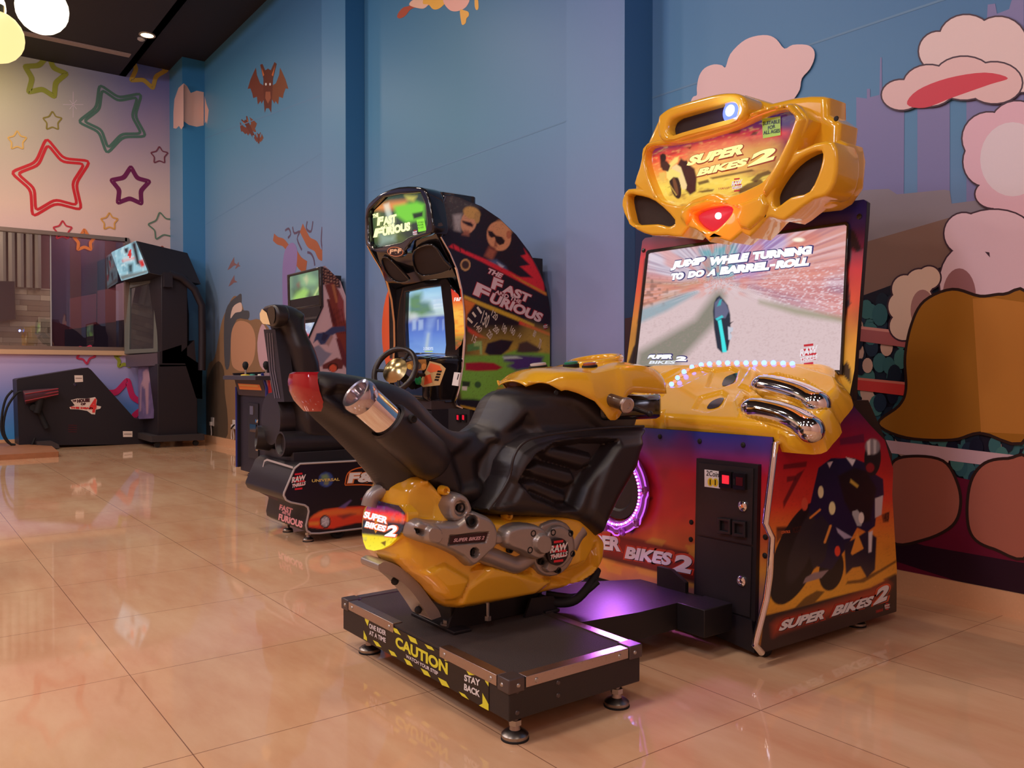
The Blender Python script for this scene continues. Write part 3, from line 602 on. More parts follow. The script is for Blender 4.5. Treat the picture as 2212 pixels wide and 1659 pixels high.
# --- right side panel (printed)
sf = FX(XS)
so = [(1646,1398),(1650,1376),(1672,1290),(1679,1240),(1684,1158),(1670,1130),(1684,1012),(1690,958),(1700,900),(1760,820),(1845,842),(1841,874),(1880,919),(1911,951),(1929,1014),(1927,1070),(1937,1231),(1936,1321)]
so = [(1633,1392),(1636,1380),(1658,1295),(1665,1243),(1670,1160),(1656,1131),(1671,1012),(1677,958),(1690,952),(1745,955),(1800,935),(1836,880),(1841,874),(1880,919),(1911,951),(1929,1014),(1927,1070),(1937,1231),(1936,1321),(1648,1410)]
sp_ = sf.P(so)
def sideart(a):
    a.grad((1760, 880), (1790, 1400), [(0,(40,22,74)),(.10,(110,14,54)),(.22,(156,18,32)),(.40,(186,52,34)),(.56,(196,120,44)),(.78,(206,146,44)),(1,(160,100,40))])
    a.noise(.012, (90,10,30), .25, .5, 1, 1, 30); a.noise(.2, (40,16,20), .15, .6, 1, 4, -15)
    def C(L): return cr(1600, 860, .3496, L)
    a.poly([(1650,1330),(1700,1318),(1800,1290),(1880,1270),(1920,1250),(1937,1240),(1940,1330),(1640,1420)], (38,22,26), 1.3)
    for L, c in (([(265,410),(410,390),(405,425),(262,440)],(70,14,20)),([(285,485),(340,478),(345,505),(285,520)],(70,14,20)),([(345,470),(395,440),(265,680),(262,640)],(58,12,20)),
                 ([(610,250),(760,220),(765,275),(615,290)],(70,16,50)),([(220,795),(310,790),(305,855),(245,865),(220,900)],(70,30,22)),([(225,805),(300,800),(295,815),(225,820)],(30,14,16)),
                 ([(660,1130),(740,1120),(860,1060),(960,1000),(960,1015),(760,1140),(650,1150)],(60,34,20)),([(400,1230),(470,1190),(520,1195),(460,1260),(330,1300)],(40,24,20)),([(880,1120),(960,1080),(940,1160)],(40,24,24)),
                 ([(870,720),(920,700),(915,765),(880,770)],(70,34,24))): a.poly(C(L), c, 1.5, .8)
    N, DK = (18,18,52), (16,14,20)
    a.ell(*C([(350,960)])[0], 46, 118, 22, DK, .03); a.ell(*C([(395,900)])[0], 22, 92, 22, (40,36,44), .2, .7)
    a.ell(*C([(560,1060)])[0], 26, 46, 10, DK, .06)
    a.poly(C([(480,430),(560,370),(700,370),(770,400),(800,450),(880,500),(885,600),(840,700),(830,790),(780,830),(720,800),(650,930),(560,1060),(470,1040),(430,900),(470,760),(420,700),(450,560)]), N, 1)
    a.poly(C([(600,480),(700,430),(780,450),(840,560),(800,760),(720,780),(640,640)]), DK, 3)
    a.poly(C([(430,800),(500,720),(560,800),(520,1000),(450,1060),(420,960)]), (30,28,40), 1.3)
    a.poly(C([(640,900),(720,860),(780,820),(840,860),(830,1060),(780,1110),(740,1040),(690,1050),(650,1090)]), (30,24,44), 1.5)
    a.poly(C([(790,830),(815,820),(808,950),(790,955)]), (190,180,190), 1.5)
    a.poly(C([(830,620),(880,600),(870,720),(830,740)]), (170,160,170), 1)
    a.ell(*C([(815,370)])[0], 18, 39, 3, (20,20,26), .08); a.ell(*C([(815,300)])[0], 16, 17, 0, (120,116,126), .3); a.ell(*C([(800,430)])[0], 9, 10, 0, (120,26,34), .3)
    a.poly(C([(780,270),(800,255),(800,350),(785,350)]), (200,196,204), 1.5); a.poly(C([(820,255),(838,262),(836,340),(822,345)]), (170,168,176), 1.5)
    a.poly(C([(650,365),(710,380),(690,420)]), (190,184,196), 1); a.poly(C([(535,400),(570,390),(550,430)]), (180,170,190), 1)
    a.ell(*C([(495,580)])[0], 6, 13, 0, (206,196,160), .2); a.ell(*C([(565,680)])[0], 7, 14, 0, (206,196,150), .2)
    a.ell(*C([(395,655)])[0], 7, 14, 0, (180,70,50), .2); a.ell(*C([(598,945)])[0], 6, 11, 0, (206,60,40), .2)
    a.poly(C([(690,700),(720,690),(760,740),(745,790),(720,790),(690,720)]), (150,150,160), 1); a.ell(*C([(745,740)])[0], 6, 12, 0, (200,190,190), .2)
    a.line(C([(430,740)])[0], C([(490,690)])[0], 4, (200,120,50)); a.line(C([(520,890)])[0], C([(555,790)])[0], 5, (200,130,60))
    a.poly(C([(590,800),(640,830),(690,860),(640,870),(600,830)]), (150,140,170), 1); a.poly(C([(450,1080),(545,1060),(500,1110),(385,1145),(400,1110)]), (130,110,116), 1)
    a.poly(C([(720,830),(760,930),(690,970),(680,960)]), (210,130,50), 1); a.poly(C([(680,500),(730,540),(720,555),(675,520)]), (170,140,60), 1.5)
    a.poly(C([(195,1400),(230,1370),(500,1290),(800,1180),(900,1130),(925,1150),(890,1230),(560,1340),(230,1450),(200,1470)]), (160,60,36), 9, .8)
t = MB(); t.ppaint(sf, sp_, .0045, VC, sideart, 1.0, .001); t.prism(sf, sp_, -.022, 0, BLK)
logo(t, sf, 'SUPER', (1679,1364), (1778,1336), (1690,1340), glowc=(150,40,26)); logo(t, sf, 'BIKES', (1794,1332), (1878,1308), (1806,1308), glowc=(150,40,26)); logo(t, sf, '2', (1884,1308), (1913,1296), (1896,1270), glowc=(180,70,40))
t.text(sf, '43', (1908,1127), (1919,1124), (1909,1109), ink(70,30,20), .002, .03); t.text(sf, 'YCC-T', (1710,1152), (1729,1149), (1711,1139), ink(60,24,20), .002, .02)
t.text(sf, 'CONTROL', (1686,1153), (1706,1151), (1687,1147), ink(190,90,50), .002, .03)
raw(t, sf, 1915, 1310, 6, 8, .002); t.text(sf, 'YAMAHA', (1890,1325), (1906,1320), (1891,1318), ink(170,40,40), .002, .02)
t.build('side_panel', cab)
t = MB(); tr_ = [tuple(sf.w(*q, -.01)) for q in sf.P(so[:9])][::-1] + [tuple(sf.w(*sf.p(1648,1410), -.01))]
t.tube([(x+.008, y-.004, z) for x, y, z in tr_], .013, CHR, 10); t.build('edge_trim', cab)['label'] = 'chrome strip along the front edge of the side panel'
t = MB(); t.prism(FX(XL), [q for q in sp_], -.02, 0, BLK); t.build('side_panel', cab)
# --- printed front panel
ff = FY(FYP); fo = [(XL+.02, .13), (XS-.02, .13), (XS-.02, .87), (XL+.02, .87)]
def frontart(a):
    a.grad((1500, 930), (1480, 1300), [(0,(30,48,130)),(.10,(74,44,110)),(.25,(170,26,44)),(.5,(196,56,44)),(.62,(190,92,46)),(.8,(186,120,48)),(1,(110,76,90))])
    a.mix(np.clip(1-np.abs(a.X-1320)/120, 0, 1)*np.clip(1-(a.Y-900)/130, 0, 1), (70,44,90), .6)
    a.noise(.01, (120,20,40), .3, .5); a.noise(.03, (60,20,50), .2, .6)
    for L in ([(1270,1138),(1305,1152),(1340,1158),(1420,1172),(1460,1186),(1505,1196),(1505,1262),(1420,1236),(1270,1200)],): a.poly(L, (34,16,20), 3, .95)
    a.poly([(1280,1145),(1400,1172),(1500,1205),(1500,1245),(1400,1225),(1280,1190)], (130,24,24), 12, .8)
    for L in ([(1300,1205),(1330,1215),(1322,1222),(1344,1226),(1342,1244),(1312,1234)],[(1370,1222),(1440,1240),(1500,1262),(1500,1270),(1380,1238)],[(1395,1170),(1410,1160),(1440,1168),(1430,1178)],[(1480,1178),(1505,1175),(1505,1215),(1490,1200)]):
        a.poly(L, (180,130,50), 1.5, .8)
    a.poly([(1378,1100),(1408,1072),(1410,1076),(1382,1106)], (90,30,24), 1); a.poly([(1355,1140),(1372,1145),(1366,1154),(1358,1150)], (60,26,20), 1)
    a.poly([(1500,1310),(1660,1360),(1640,1400),(1500,1330)], (90,60,100), 4, .8)
t = MB(); t.ppaint(ff, fo, .01, VC, frontart, 1.0, .001); t.prism(ff, fo, -.02, 0, BLK)
logo(t, ff, 'SUPER', (1245,1180), (1342,1192), (1246,1150)); logo(t, ff, 'BIKES', (1350,1206), (1448,1222), (1356,1180)); logo(t, ff, '2', (1452,1232), (1492,1240), (1462,1196))
t.build('front_panel', cab)
for p in ((1494,1128),(1493,1165),(1654,1160),(1653,1200),(1512,953),(1606,961),(1426,943)):
    t = MB(); c = ff.w(*ff.p(*p)); t.lathe(c, (0, -1, 0), [(0, .011), (.004, .011), (.008, .006), (.008, 0)], RUB, 12); t.build('bolt', cab)
# --- base rail and feet
t = MB(); t.prism(ff, ff.P([(1500,1290),(1634,1338),(1640,1408),(1488,1340)]), -.03, .03, BLK); t.box(XL+.05, XS-.03, FYP-.02, FYP+.05, .045, .1, BLK)
t.build('base_rail', cab)
FT = mat('foot_steel', (.42,.38,.35), .3, metal=1.)
def foot(x, y, z1, par, r=.045):
    t = MB(); t.lathe((x, y, 0), (0, 0, 1), [(0, r*.96), (.006, r), (.016, r), (.024, r*.8), (.03, r*.42), (.045, r*.36), (.046, .012), (z1, .012)], FT, 24)
    t.lathe((x, y, 0), (0, 0, 1), [(.044, .021), (.06, .021), (.06, .0)], ZNC, 6, False); t.lathe((x, y, 0), (0, 0, 1), [(0, r*1.04), (.005, r*1.04), (.007, r)], RUB, 24)
    return t.build('leveling_foot', par)
for x, y in ((-2.13, 2.82), (-3.0, 2.82), (-2.02, 3.42), (-3.05, 3.42)): foot(x, y, .07, cab, .04)
t = MB(); t.lathe((-2.02, 2.76, .035), (1, 0, 0), [(-.018, 0), (-.018, .03), (-.012, .035), (.012, .035), (.018, .03), (.018, 0)], RUB, 20); t.build('caster', cab)
# --- coin door
cf = FY(FYP-.001)
cd = MB(); cd.prism(cf, cf.P([(1512,989),(1645,1003),(1638,1341),(1506,1305)]), 0, .022, BLK); co_ = cd.build('coin_door', cab, bevel=.004)
t = MB(); DG = mat('door_steel', (.022,.019,.022), .42)
t.prism(cf, cf.P([(1519,999),(1637,1011),(1633,1176),(1516,1152)]), .022, .028, DG); t.prism(cf, cf.P([(1516,1156),(1633,1180),(1629,1331),(1512,1297)]), .022, .028, DG)
t.build('door_leaf', co_, bevel=.002)
t = MB(); t.prism(cf, cf.P([(1532,1013),(1565,1017),(1565,1054),(1532,1050)]), .028, .03, ink(226,214,206))
t.text(cf, '2Coin', (1536,1026), (1563,1030), (1537,1015), ink(20,14,16), .031, .01); t.pp(cf, ell(1545,1040,6,9), ink(206,170,40), .031); t.pp(cf, ell(1556,1041,6,9), ink(206,170,40), .0313)
t.st(cf, [(1545,1034),(1545,1046)], .006, ink(40,30,10), .032); t.st(cf, [(1556,1035),(1556,1047)], .006, ink(40,30,10), .032)
t.build('price_card', co_)['label'] = 'white card reading 2Coin with two gold coins'
for (x, y), on_ in (((1581,1034), 1), ((1611,1038), 0)):
    t = MB(); t.prism(cf, cf.P([(x-13,y-18),(x+13,y-16),(x+13,y+19),(x-13,y+17)]), .028, .045, GLOSS); t.prism(cf, cf.P([(x-11,y-6),(x-8,y-6),(x-8,y+8),(x-11,y+8)]), .045, .046, RUB)
    t.prism(cf, cf.P([(x-5,y-10),(x+9,y-8),(x+9,y+10),(x-5,y+8)]), .045, .048, glow(255,40,56,1.2) if on_ else mat('dim_red', (.09,.01,.015), .2)); t.build('coin_slot', co_, bevel=.002)
for x, y in ((1578,1134), (1610,1140)):
    t = MB(); t.solid(cf, cf.P([(x-14,y-18),(x+14,y-15),(x+14,y+19),(x-14,y+16)]), [cf.P([(x-9,y-12),(x+9,y-9),(x+9,y+12),(x-9,y+9)])], .028, .044, BLK, .003); t.build('coin_return', co_)
for x, y in ((1615,1092), (1612,1253)):
    t = MB(); c = cf.w(*cf.p(x, y), .028); t.lathe(c, (0, -1, 0), [(0, .021), (.006, .021), (.01, .015), (.012, .009), (.007, .007), (.007, 0)], CHR, 20); t.build('lock', co_)
# --- monitor surround: a plate leaning back with the wide screen
b0 = np.array([XM, 3.225, 1.014]); bv = np.array([0, .094, .836]); bfm = Fr(b0, (1, 0, 0), bv)
BO = [(1350,815),(1352,800),(1388,520),(1394,514),(1500,500),(1700,455),(1866,431),(1873,436),(1872,460),(1846,800),(1834,862),(1500,862)]
SCR = [(1376,790),(1403,550),(1407,547),(1828,487),(1832,490),(1817,800)]
def boardart(a):
    a.grad((1600, 440), (1580, 800), [(0,(40,30,96)),(.1,(58,30,80)),(.22,(110,26,56)),(.35,(196,40,44)),(.55,(216,80,46)),(.75,(216,140,50)),(1,(220,160,60))])
    a.mix(np.clip((a.X-1500)/300, 0, 1)*np.clip(1-(a.Y-440)/70, 0, 1), (36,34,110), .8); a.mix(np.clip(1-(a.Y-500)/60, 0, 1)*np.clip(1-(a.X-1380)/320, 0, 1), (70,34,66), .9)
    a.noise(.01, (40,14,50), .35, .55, 1, 1)
    for L in ([(1392,560),(1404,545),(1378,790),(1362,790),(1372,740),(1378,690),(1384,640)], [(1832,490),(1846,500),(1838,560),(1832,590),(1836,640),(1826,700),(1818,790),(1800,800)], [(1846,500),(1862,540),(1850,545),(1838,530)],
              [(1368,750),(1376,742),(1380,790),(1355,790)], [(1384,655),(1390,650),(1382,690),(1376,700)], [(1826,655),(1834,645),(1838,655),(1830,668)], [(1812,800),(1830,780),(1838,800),(1838,830)]): a.poly(L, (22,14,22), 1.5, .95)
    for L in ([(1800,735),(1812,740),(1812,790),(1802,790)],): a.poly(L, (190,130,50), 1.5, .4)
t = MB(); L = bfm.P(BO); t.ppaint(bfm, L, .008, VC, boardart, 1.0, .0015); t.prism(bfm, L, -.025, 0, BLK)
for p in ((1391,541),(1857,468)): t.lathe(bfm.w(*bfm.p(*p), .001), bfm.n, [(0, .012), (.004, .012), (.007, .006), (.007, 0)], GLOSS, 12)
t.build('monitor_surround', cab)
t = MB(); t.solid(bfm, bfm.P([(1370,800),(1399,545),(1403,541),(1832,480),(1837,486),(1822,810)]), [bfm.P(SCR)], .0, .014, GLOSS, .003); t.build('screen_bezel', cab)
t = MB(); t.prism(FX(XL+.04), [(3.24,.9),(3.33,1.82),(3.395,1.81),(3.36,1.2),(3.34,.9)], 0, XS-XL-.07, BLK); t.build('monitor_housing', cab)
def game(a):
    rd = (214,190,192); a.C[:] = np.array(S(*rd)); X, Y = a.X, a.Y
    vx, vy = 1552, 612; th = np.degrees(np.arctan2(Y-vy, X-vx)); R_ = np.hypot(X-vx, Y-vy)+1
    a.poly([(1360,540),(1850,470),(1850,640),(1840,700),(1700,655),(1600,612),(1552,604),(1500,625),(1430,665),(1370,700)], (206,150,150), 3)
    a.poly([(1360,600),(1400,596),(1470,606),(1540,600),(1500,625),(1430,662),(1380,668)], (196,150,126), 6)
    a.poly([(1384,668),(1440,648),(1500,625),(1510,632),(1440,672),(1378,700)], (150,168,178), 5)
    a.poly([(1400,545),(1520,525),(1515,600),(1470,606),(1395,600)], (196,184,200), 8)
    a.poly([(1510,540),(1595,524),(1600,565),(1585,600),(1530,602),(1520,570)], (110,168,180), 6)
    a.poly([(1595,528),(1700,505),(1710,560),(1640,600),(1590,600)], (166,146,204), 8, .9)
    a.poly([(1700,506),(1850,480),(1850,560),(1760,600),(1640,600),(1700,560)], (214,150,140), 12, .8)
    a.poly([(1600,612),(1850,600),(1850,690),(1720,660)], (182,142,160), 10, .7)
    n = noise(th*1.0+90, np.log(R_)*2.2, 1.0); up = np.clip((640+np.abs(X-1552)*.20-Y)/25, 0, 1)
    a.mix((n-.52)*3*up, (236,216,226), .45); a.mix((.42-n)*4*up, (140,90,120), .4)
    n = noise(th*.12+40, np.log(R_)*3, 1.); a.mix((n-.5)*4*up, (222,130,110), .5); n = noise(X*.16+Y*.5, Y*.5-X*.1, 1.); a.mix((n-.6)*5*up*np.clip((X-1620)/60, 0, 1)*np.clip((Y-560)/40, 0, 1), (246,236,244), .55)
    a.mix((noise(X*.12+9, Y*.16, 1.)-.6)*5*up*np.clip((1480-X)/60, 0, 1)*np.clip((Y-590)/20, 0, 1), (110,80,70), .6)
    a.poly([(1545,630),(1560,628),(1566,640),(1545,700),(1460,790),(1370,800),(1378,760),(1500,690)], (120,122,106), 10, .9)
    a.poly([(1640,648),(1720,665),(1850,690),(1850,702),(1720,680),(1640,655)], (150,148,120), 6, .8)
    n = noise(X*.3, Y*.5, 1.); a.mix((n-.55)*3*np.clip((Y-650)/40, 0, 1), (170,140,140), .25)
    a.mix(np.clip(1-np.hypot((X-1725)/16, (Y-518)/6), 0, 1)*2, (255,246,224), 1)
    B = lambda L: cr(1330, 440, .2577, L)
    a.poly(B([(845,790),(870,770),(900,800),(940,850),(960,930),(965,1100),(940,1230),(890,1250),(850,1210),(825,1050),(815,900),(825,830)]), (14,38,58), 1.5)
    a.poly(B([(830,830),(870,790),(925,840),(950,900),(920,960),(830,960)]), (96,100,130), 1.5); a.poly(B([(855,980),(885,970),(900,1060),(925,1200),(930,1245),(895,1245),(880,1120)]), (60,230,232), 1)
    a.poly(B([(835,965),(890,935),(905,950),(850,980)]), (60,200,210), 1); a.poly(B([(940,1030),(985,1040),(980,1070),(960,1080),(975,1110),(965,1140),(945,1140)]), (196,200,214), 1)
    a.poly(B([(870,810),(890,800),(880,850),(850,860)]), (50,170,180), 1.5); a.poly(B([(950,1000),(990,985),(960,1010)]), (30,30,40), 1)
sc_ = MB(); q = bfm.P(SCR); sc_.ppaint(bfm, q, .0035, VCG, game, None, .006)
def gtext(s_, bl, br, tl):
    sc_.text(bfm, s_, (bl[0]-1.5, bl[1]+2), (br[0]+2.5, br[1]+2), (tl[0]-.5, tl[1]-2), glow(52,50,110), .0075, .10); sc_.text(bfm, s_, bl, br, tl, glow(255,255,255,1.1), .0085, .09)
B = lambda x, y: (1330+x*.2577, 440+y*.2577)
for s_, a_, b_, c_ in (('JUMP',(462,566),(738,528),(490,486)),('WHILE',(778,526),(1110,488),(800,452)),('TURNING',(1150,478),(1648,428),(1160,408)),
                       ('TO',(466,646),(575,636),(478,586)),('DO',(610,628),(745,613),(625,568)),('A',(770,612),(845,604),(795,552)),('BARREL',(878,600),(1292,558),(895,530)),('ROLL',(1345,550),(1625,522),(1365,478))):
    gtext(s_, B(*a_), B(*b_), B(*c_))
sc_.pp(bfm, [B(1300,530),B(1345,525),B(1347,506),B(1302,511)], glow(255,255,255,1.1), .0085)
gtext('SUPER', B(272,1305), B(480,1302), B(290,1268)); sc_.text(bfm, 'BIKES', B(285,1345), B(500,1345), B(300,1318), glow(230,236,246), .0085, .04); gtext('2', B(510,1320), B(600,1322), B(520,1280))
raw(sc_, bfm, 1330+1625*.2577, 440+1270*.2577, 20, 25, .0075, -.4, glow, False)
sc_.build('screen', cab)
# --- dashboard fairing below the screen
df = Fr((XM, 2.70, .86), (1, 0, 0), (0, .52, .29))
def dfo(h): return Fr(tuple(df.o+df.n*h), df.u, df.v)
dlo, dmi, dhi = dfo(-.05), dfo(.022), dfo(.035)
def mirr(R): return R+[(-a, b) for a, b in R[::-1]]
dr = dlo.P([(1700,966),(1770,968),(1795,947),(1815,922),(1812,903),(1838,870),(1836,852),(1816,828),(1812,810),(1788,798),(1750,796),(1715,787),(1640,785)])
R = [(0, dlo.p(1400,936)[1])]+[(.25, dlo.p(1500,945)[1])]+dr; R = R+[(.2, R[-1][1]), (0, R[-1][1])]
t = MB(); ft = [([(1440,850),(1458,815),(1500,793),(1720,789),(1806,815),(1830,868),(1800,900),(1765,945),(1600,925),(1430,910)], .035, .03),
  ([(1626,842),(1640,818),(1680,812),(1740,828),(1790,862),(1785,888),(1760,890),(1650,862)], -.03, .014), ([(1600,888),(1615,866),(1650,862),(1720,885),(1768,915),(1765,942),(1740,945),(1620,905)], -.03, .014),
  ([(1528,840),(1540,805),(1580,798),(1596,806),(1590,830),(1560,842)], -.012, .016), ([(1500,888),(1515,862),(1560,850),(1572,858),(1560,885),(1530,895)], -.012, .016),
  ([(1440,905),(1470,912),(1800,960),(1780,968),(1500,948),(1400,936)], -.02, .02), ([(1590,872),(1604,850),(1618,860),(1600,905)], .012, .02), ([(1600,840),(1625,800),(1640,812),(1622,850)], .012, .02)]
ft = [(dmi.P(f[0]),)+f[1:] for f in ft]
t.relief(df, sm(mirr(R), 3), .0, .05, .007, YEL, -.05, -.075, ft, absx=True); t.build('dashboard', cab)
t = MB(); t.prism(ff, [(XL+.06,.80),(XS-.06,.80),(XS-.06,.86),(XL+.06,.86)], -.3, -.01, BLK); t.build('dashboard_support', cab)
for L in ([(1628,842),(1650,833),(1700,842),(1745,858),(1778,880)], [(1602,893),(1630,884),(1685,894),(1728,910),(1764,936)]):
    for s2 in (1, -1):
        t = MB(); P = [(s2*a, b) for a, b in dhi.P(sm(L, 4, False))]
        t.capsule([tuple(df.w(a, b, .030)) for a, b in P], .052, CHR, 24); t.build('chrome_pipe', cab)
for L in ([(1561,835),(1566,818),(1582,810),(1594,808),(1584,828)], [(1528,884),(1536,870),(1552,862),(1564,862),(1552,880)]):
    t = MB(); t.poly(df, sm(dmi.P(L), 3), GLOSS, .026); t.build('vent_eye', cab)
t = MB(); kf = dmi.P([(1416,812),(1448,811),(1436,845),(1424,862),(1403,836)]); t.prism(df, kf, -.03, .024, STL)
for r_ in range(4):
    for c_ in range(3):
        x, y = dmi.p(1417+c_*10-r_*4, 822+r_*10); t.stroke(df, [(x-.006, y), (x+.006, y)], .012, ink(210,200,196), .0255)
t.build('keypad', cab)
BL, OR = mat('blue_led', emit=(.08,.13,1.), es=8), mat('orange_led', emit=(1.,.3,.16), es=1.3)
led = [(1451,831),(1464,817),(1478,804),(1495,794),(1515,789),(1533,787),(1553,785),(1572,785),(1592,785),(1612,785),(1631,785),(1651,785),(1671,785),(1692,786),(1712,787)]
for i, q in enumerate(led):
    t = MB(); a_, b_ = dhi.p(*q); t.ball(df.w(a_, b_, .038), .012, BL, seg=10); t.build('blue_led', cab)
    if i < len(led)-1:
        t = MB(); a_, b_ = dhi.p((q[0]+led[i+1][0])/2, (q[1]+led[i+1][1])/2+1); t.ball(df.w(a_, b_, .038), .008, OR, seg=8); t.build('orange_led', cab)
for q in ((1485,927),(1548,924),(1628,940),(1710,949),(1752,958)):
    t = MB(); t.lathe(df.w(*dlo.p(*q), -.046), df.n, [(-.02, .012), (.012, .012), (.015, .008), (.015, 0)], RUB, 12); t.build('bolt', cab)
# --- marquee: yellow fairing with lamp, speakers and the lit sign
mf = FY(3.05); Q = lambda L: mf.P(cr(1320, 180, .2622, L))
outer = [(330,488),(440,462),(640,420),(1000,330),(1160,270),(1300,205),(1440,178),(1525,170),(1580,215),(1640,300),(1600,420),(1545,560),(1700,497),(1850,488),(1885,640),(1862,820),(1790,930),(1690,960),(1560,1050),(1440,1135),(1345,1108),(1290,1130),(1160,1270),(1095,1232),(1000,1312),(870,1268),(825,1310),(760,1240),(660,1190),(600,1268),(480,1255),(350,1255),(230,1210),(150,1130),(106,1010),(122,925),(160,872),(240,868),(208,830),(250,700),(272,600),(300,520)]
h_art = [(325,530),(480,506),(700,465),(1000,378),(1150,312),(1290,255),(1450,222),(1530,300),(1480,450),(1400,620),(1290,790),(1180,860),(980,940),(900,910),(820,915),(690,960),(600,1012),(430,965),(370,870),(320,740),(297,620)]
h_l = [(152,930),(230,925),(380,975),(540,1130),(490,1182),(400,1162),(215,1163),(172,1080)]
h_r = [(1350,960),(1372,870),(1480,712),(1610,605),(1748,562),(1740,700),(1650,892),(1500,940),(1380,1022)]
h_red = [(700,1085),(800,1032),(950,1010),(1020,1045),(960,1140),(850,1222),(740,1172)]
t = MB(); t.solid(mf, Q(sm(outer, 2)), [Q(sm(h_art, 3)), Q(sm(h_l, 3)), Q(sm(h_r, 3)), Q(sm(h_red, 3))], -.15, .02, YEL, .015, 4)
to = [(445,300),(470,262),(540,215),(640,180),(900,110),(1040,95),(1120,110),(1165,160),(1170,250),(1110,330),(900,390),(650,460),(520,500),(460,470),(440,400)]
th_ = [(545,330),(600,290),(900,205),(1040,172),(1092,205),(1090,262),(1040,312),(700,402),(580,440),(535,425),(528,375)]
t.solid(mf, Q(sm(to, 3)), [Q(sm(th_, 3))], -.10, .055, YEL, .021, 4)
mb2 = FY(3.19); Q2 = lambda L: mb2.P(cr(1320, 180, .2622, L))
t.solid(mb2, Q2(sm([(1040,150),(1150,110),(1380,178),(1560,135),(1700,120),(1800,122),(1848,135),(1850,275),(1900,310),(1948,345),(1935,480),(1990,505),(2012,620),(1990,850),(1900,980),(1820,1030),(1650,1050),(1500,1100),(1380,1000),(900,1000),(500,1180),(330,1130),(240,1000),(260,800),(330,560),(450,300),(700,200)], 1)), [], -.10, .06, YEL, .03, 4)
t.build('marquee_shell', cab)
t = MB(); t.relief(mf, Q([(1165,250),(1300,200),(1440,178),(1525,170),(1640,300),(1600,420),(1540,570),(1480,700),(1380,860),(1300,960),(1270,900),(1310,800),(1410,625),(1490,455),(1545,300),(1455,215),(1290,245),(1170,300)]), .045, .03, .007, YEL, .0, -.02)
t.relief(mf, Q([(600,1040),(700,985),(820,950),(960,960),(1010,1000),(1110,980),(1290,900),(1340,1000),(1300,1110),(1170,1225),(1090,1205),(1050,1120),(1080,1045),(1000,1010),(860,1010),(700,1070),(690,1130),(650,1190),(590,1120)]), .04, .03, .007, YEL, .0, -.02)
t.build('marquee_ribs', cab)
def marqart(a):
    a.grad((1560, 270), (1580, 440), [(0,(60,30,90)),(.15,(150,40,66)),(.32,(246,80,60)),(.5,(250,150,70)),(.7,(254,220,90)),(1,(240,170,60))])
    B = lambda L: cr(1370, 270, .16275, L)
    a.noise(.05, (120,30,30), .5, .55, 1, 3, -14); a.noise(.08, (254,230,120), .4, .55, 1, 3, -14)
    a.mix(np.clip((a.X-1655)/45, 0, 1), (60,20,60), .85); a.poly(B([(600,300),(1650,60),(2090,30),(2060,180),(1500,260),(640,400)]), (240,70,66), 12, .7)
    a.poly(B([(200,300),(480,260),(1400,60),(2100,-100),(2110,60),(1640,30),(1500,10),(600,290),(420,300),(250,380)]), (56,30,84), 8, .9)
    a.poly(B([(1450,230),(2080,200),(1950,620),(1500,640),(1300,500)]), (130,30,40), 20, .85); a.poly(B([(1500,400),(1560,320),(1700,280),(1870,290),(1880,420),(1750,500),(1500,560)]), (254,196,90), 25, .9)
    a.poly(B([(680,520),(740,400),(1420,250),(1480,330),(1450,420),(760,560)]), (255,190,110), 22, .8); a.poly(B([(820,690),(850,570),(1500,420),(1540,560),(1380,600),(900,700)]), (255,200,110), 22, .8)
    a.poly(B([(620,440),(800,580),(830,700),(820,880),(740,930),(680,860),(660,700),(560,560)]), (70,26,22), 2)
    for L in ([(1000,700),(1560,590),(1600,610),(1040,720)], [(840,760),(980,720),(1000,760),(860,800)], [(1540,740),(1640,650),(1780,600),(1840,640),(1700,690),(1620,760)], [(1380,860),(1500,780),(1680,720),(1720,760),(1500,900),(1400,920)],
              [(1250,90),(1420,60),(1400,110),(1260,120)], [(1540,140),(1580,90),(1650,85),(1620,130)], [(860,880),(1060,850),(1040,880),(900,900)], [(700,300),(760,290),(740,320)]): a.poly(B(L), (80,40,20), 1.5, .85)
    a.poly(B([(340,400),(380,385),(410,400),(420,480),(390,600),(350,560)]), (50,20,16), 2); a.poly(B([(540,430),(590,420),(580,490),(500,560),(450,640),(420,620),(440,540)]), (250,220,120), 2)
    a.poly(B([(500,560),(560,520),(620,560),(660,680),(700,800),(690,850),(640,860),(600,760),(560,680),(480,640)]), (250,214,150), 1)
    a.ell(*B([(545,800)])[0], 11, 30, -14, (50,24,16), .08); a.ell(*B([(548,810)])[0], 4, 20, -14, (120,70,40), .3); a.poly(B([(430,620),(500,580),(620,640),(600,700),(520,690),(470,740),(430,700)]), (252,224,120), 1); a.line(B([(450,760)])[0], B([(560,930)])[0], 1.6, (240,190,90))
    a.ell(*B([(385,430)])[0], 6, 8, 0, (44,20,20), .1); a.poly(B([(350,500),(430,480),(480,540),(450,620),(380,600)]), (70,30,24), 1); a.poly(B([(640,480),(700,470),(720,560),(680,600)]), (60,26,24), 1)
    a.poly(B([(330,640),(400,620),(420,650),(390,760),(340,720)]), (240,190,90), 2)
    a.mix(np.clip(1-np.hypot((a.X-1403)/7, (a.Y-346)/16), 0, 1)*3, (255,245,235), 1)
af = FY(3.085); t = MB(); t.ppaint(af, af.P(cr(1320, 180, .2622, sm([(320,520),(480,495),(700,455),(1000,368),(1150,302),(1290,245),(1455,210),(1545,300),(1495,455),(1415,625),(1300,800),(1190,870),(980,955),(900,930),(820,935),(690,980),(600,1030),(420,980),(355,870),(305,740),(282,620)], 1))), .004, VCG, marqart, None, 0)
M_ = lambda x, y: (1370+x*.16275, 270+y*.16275)
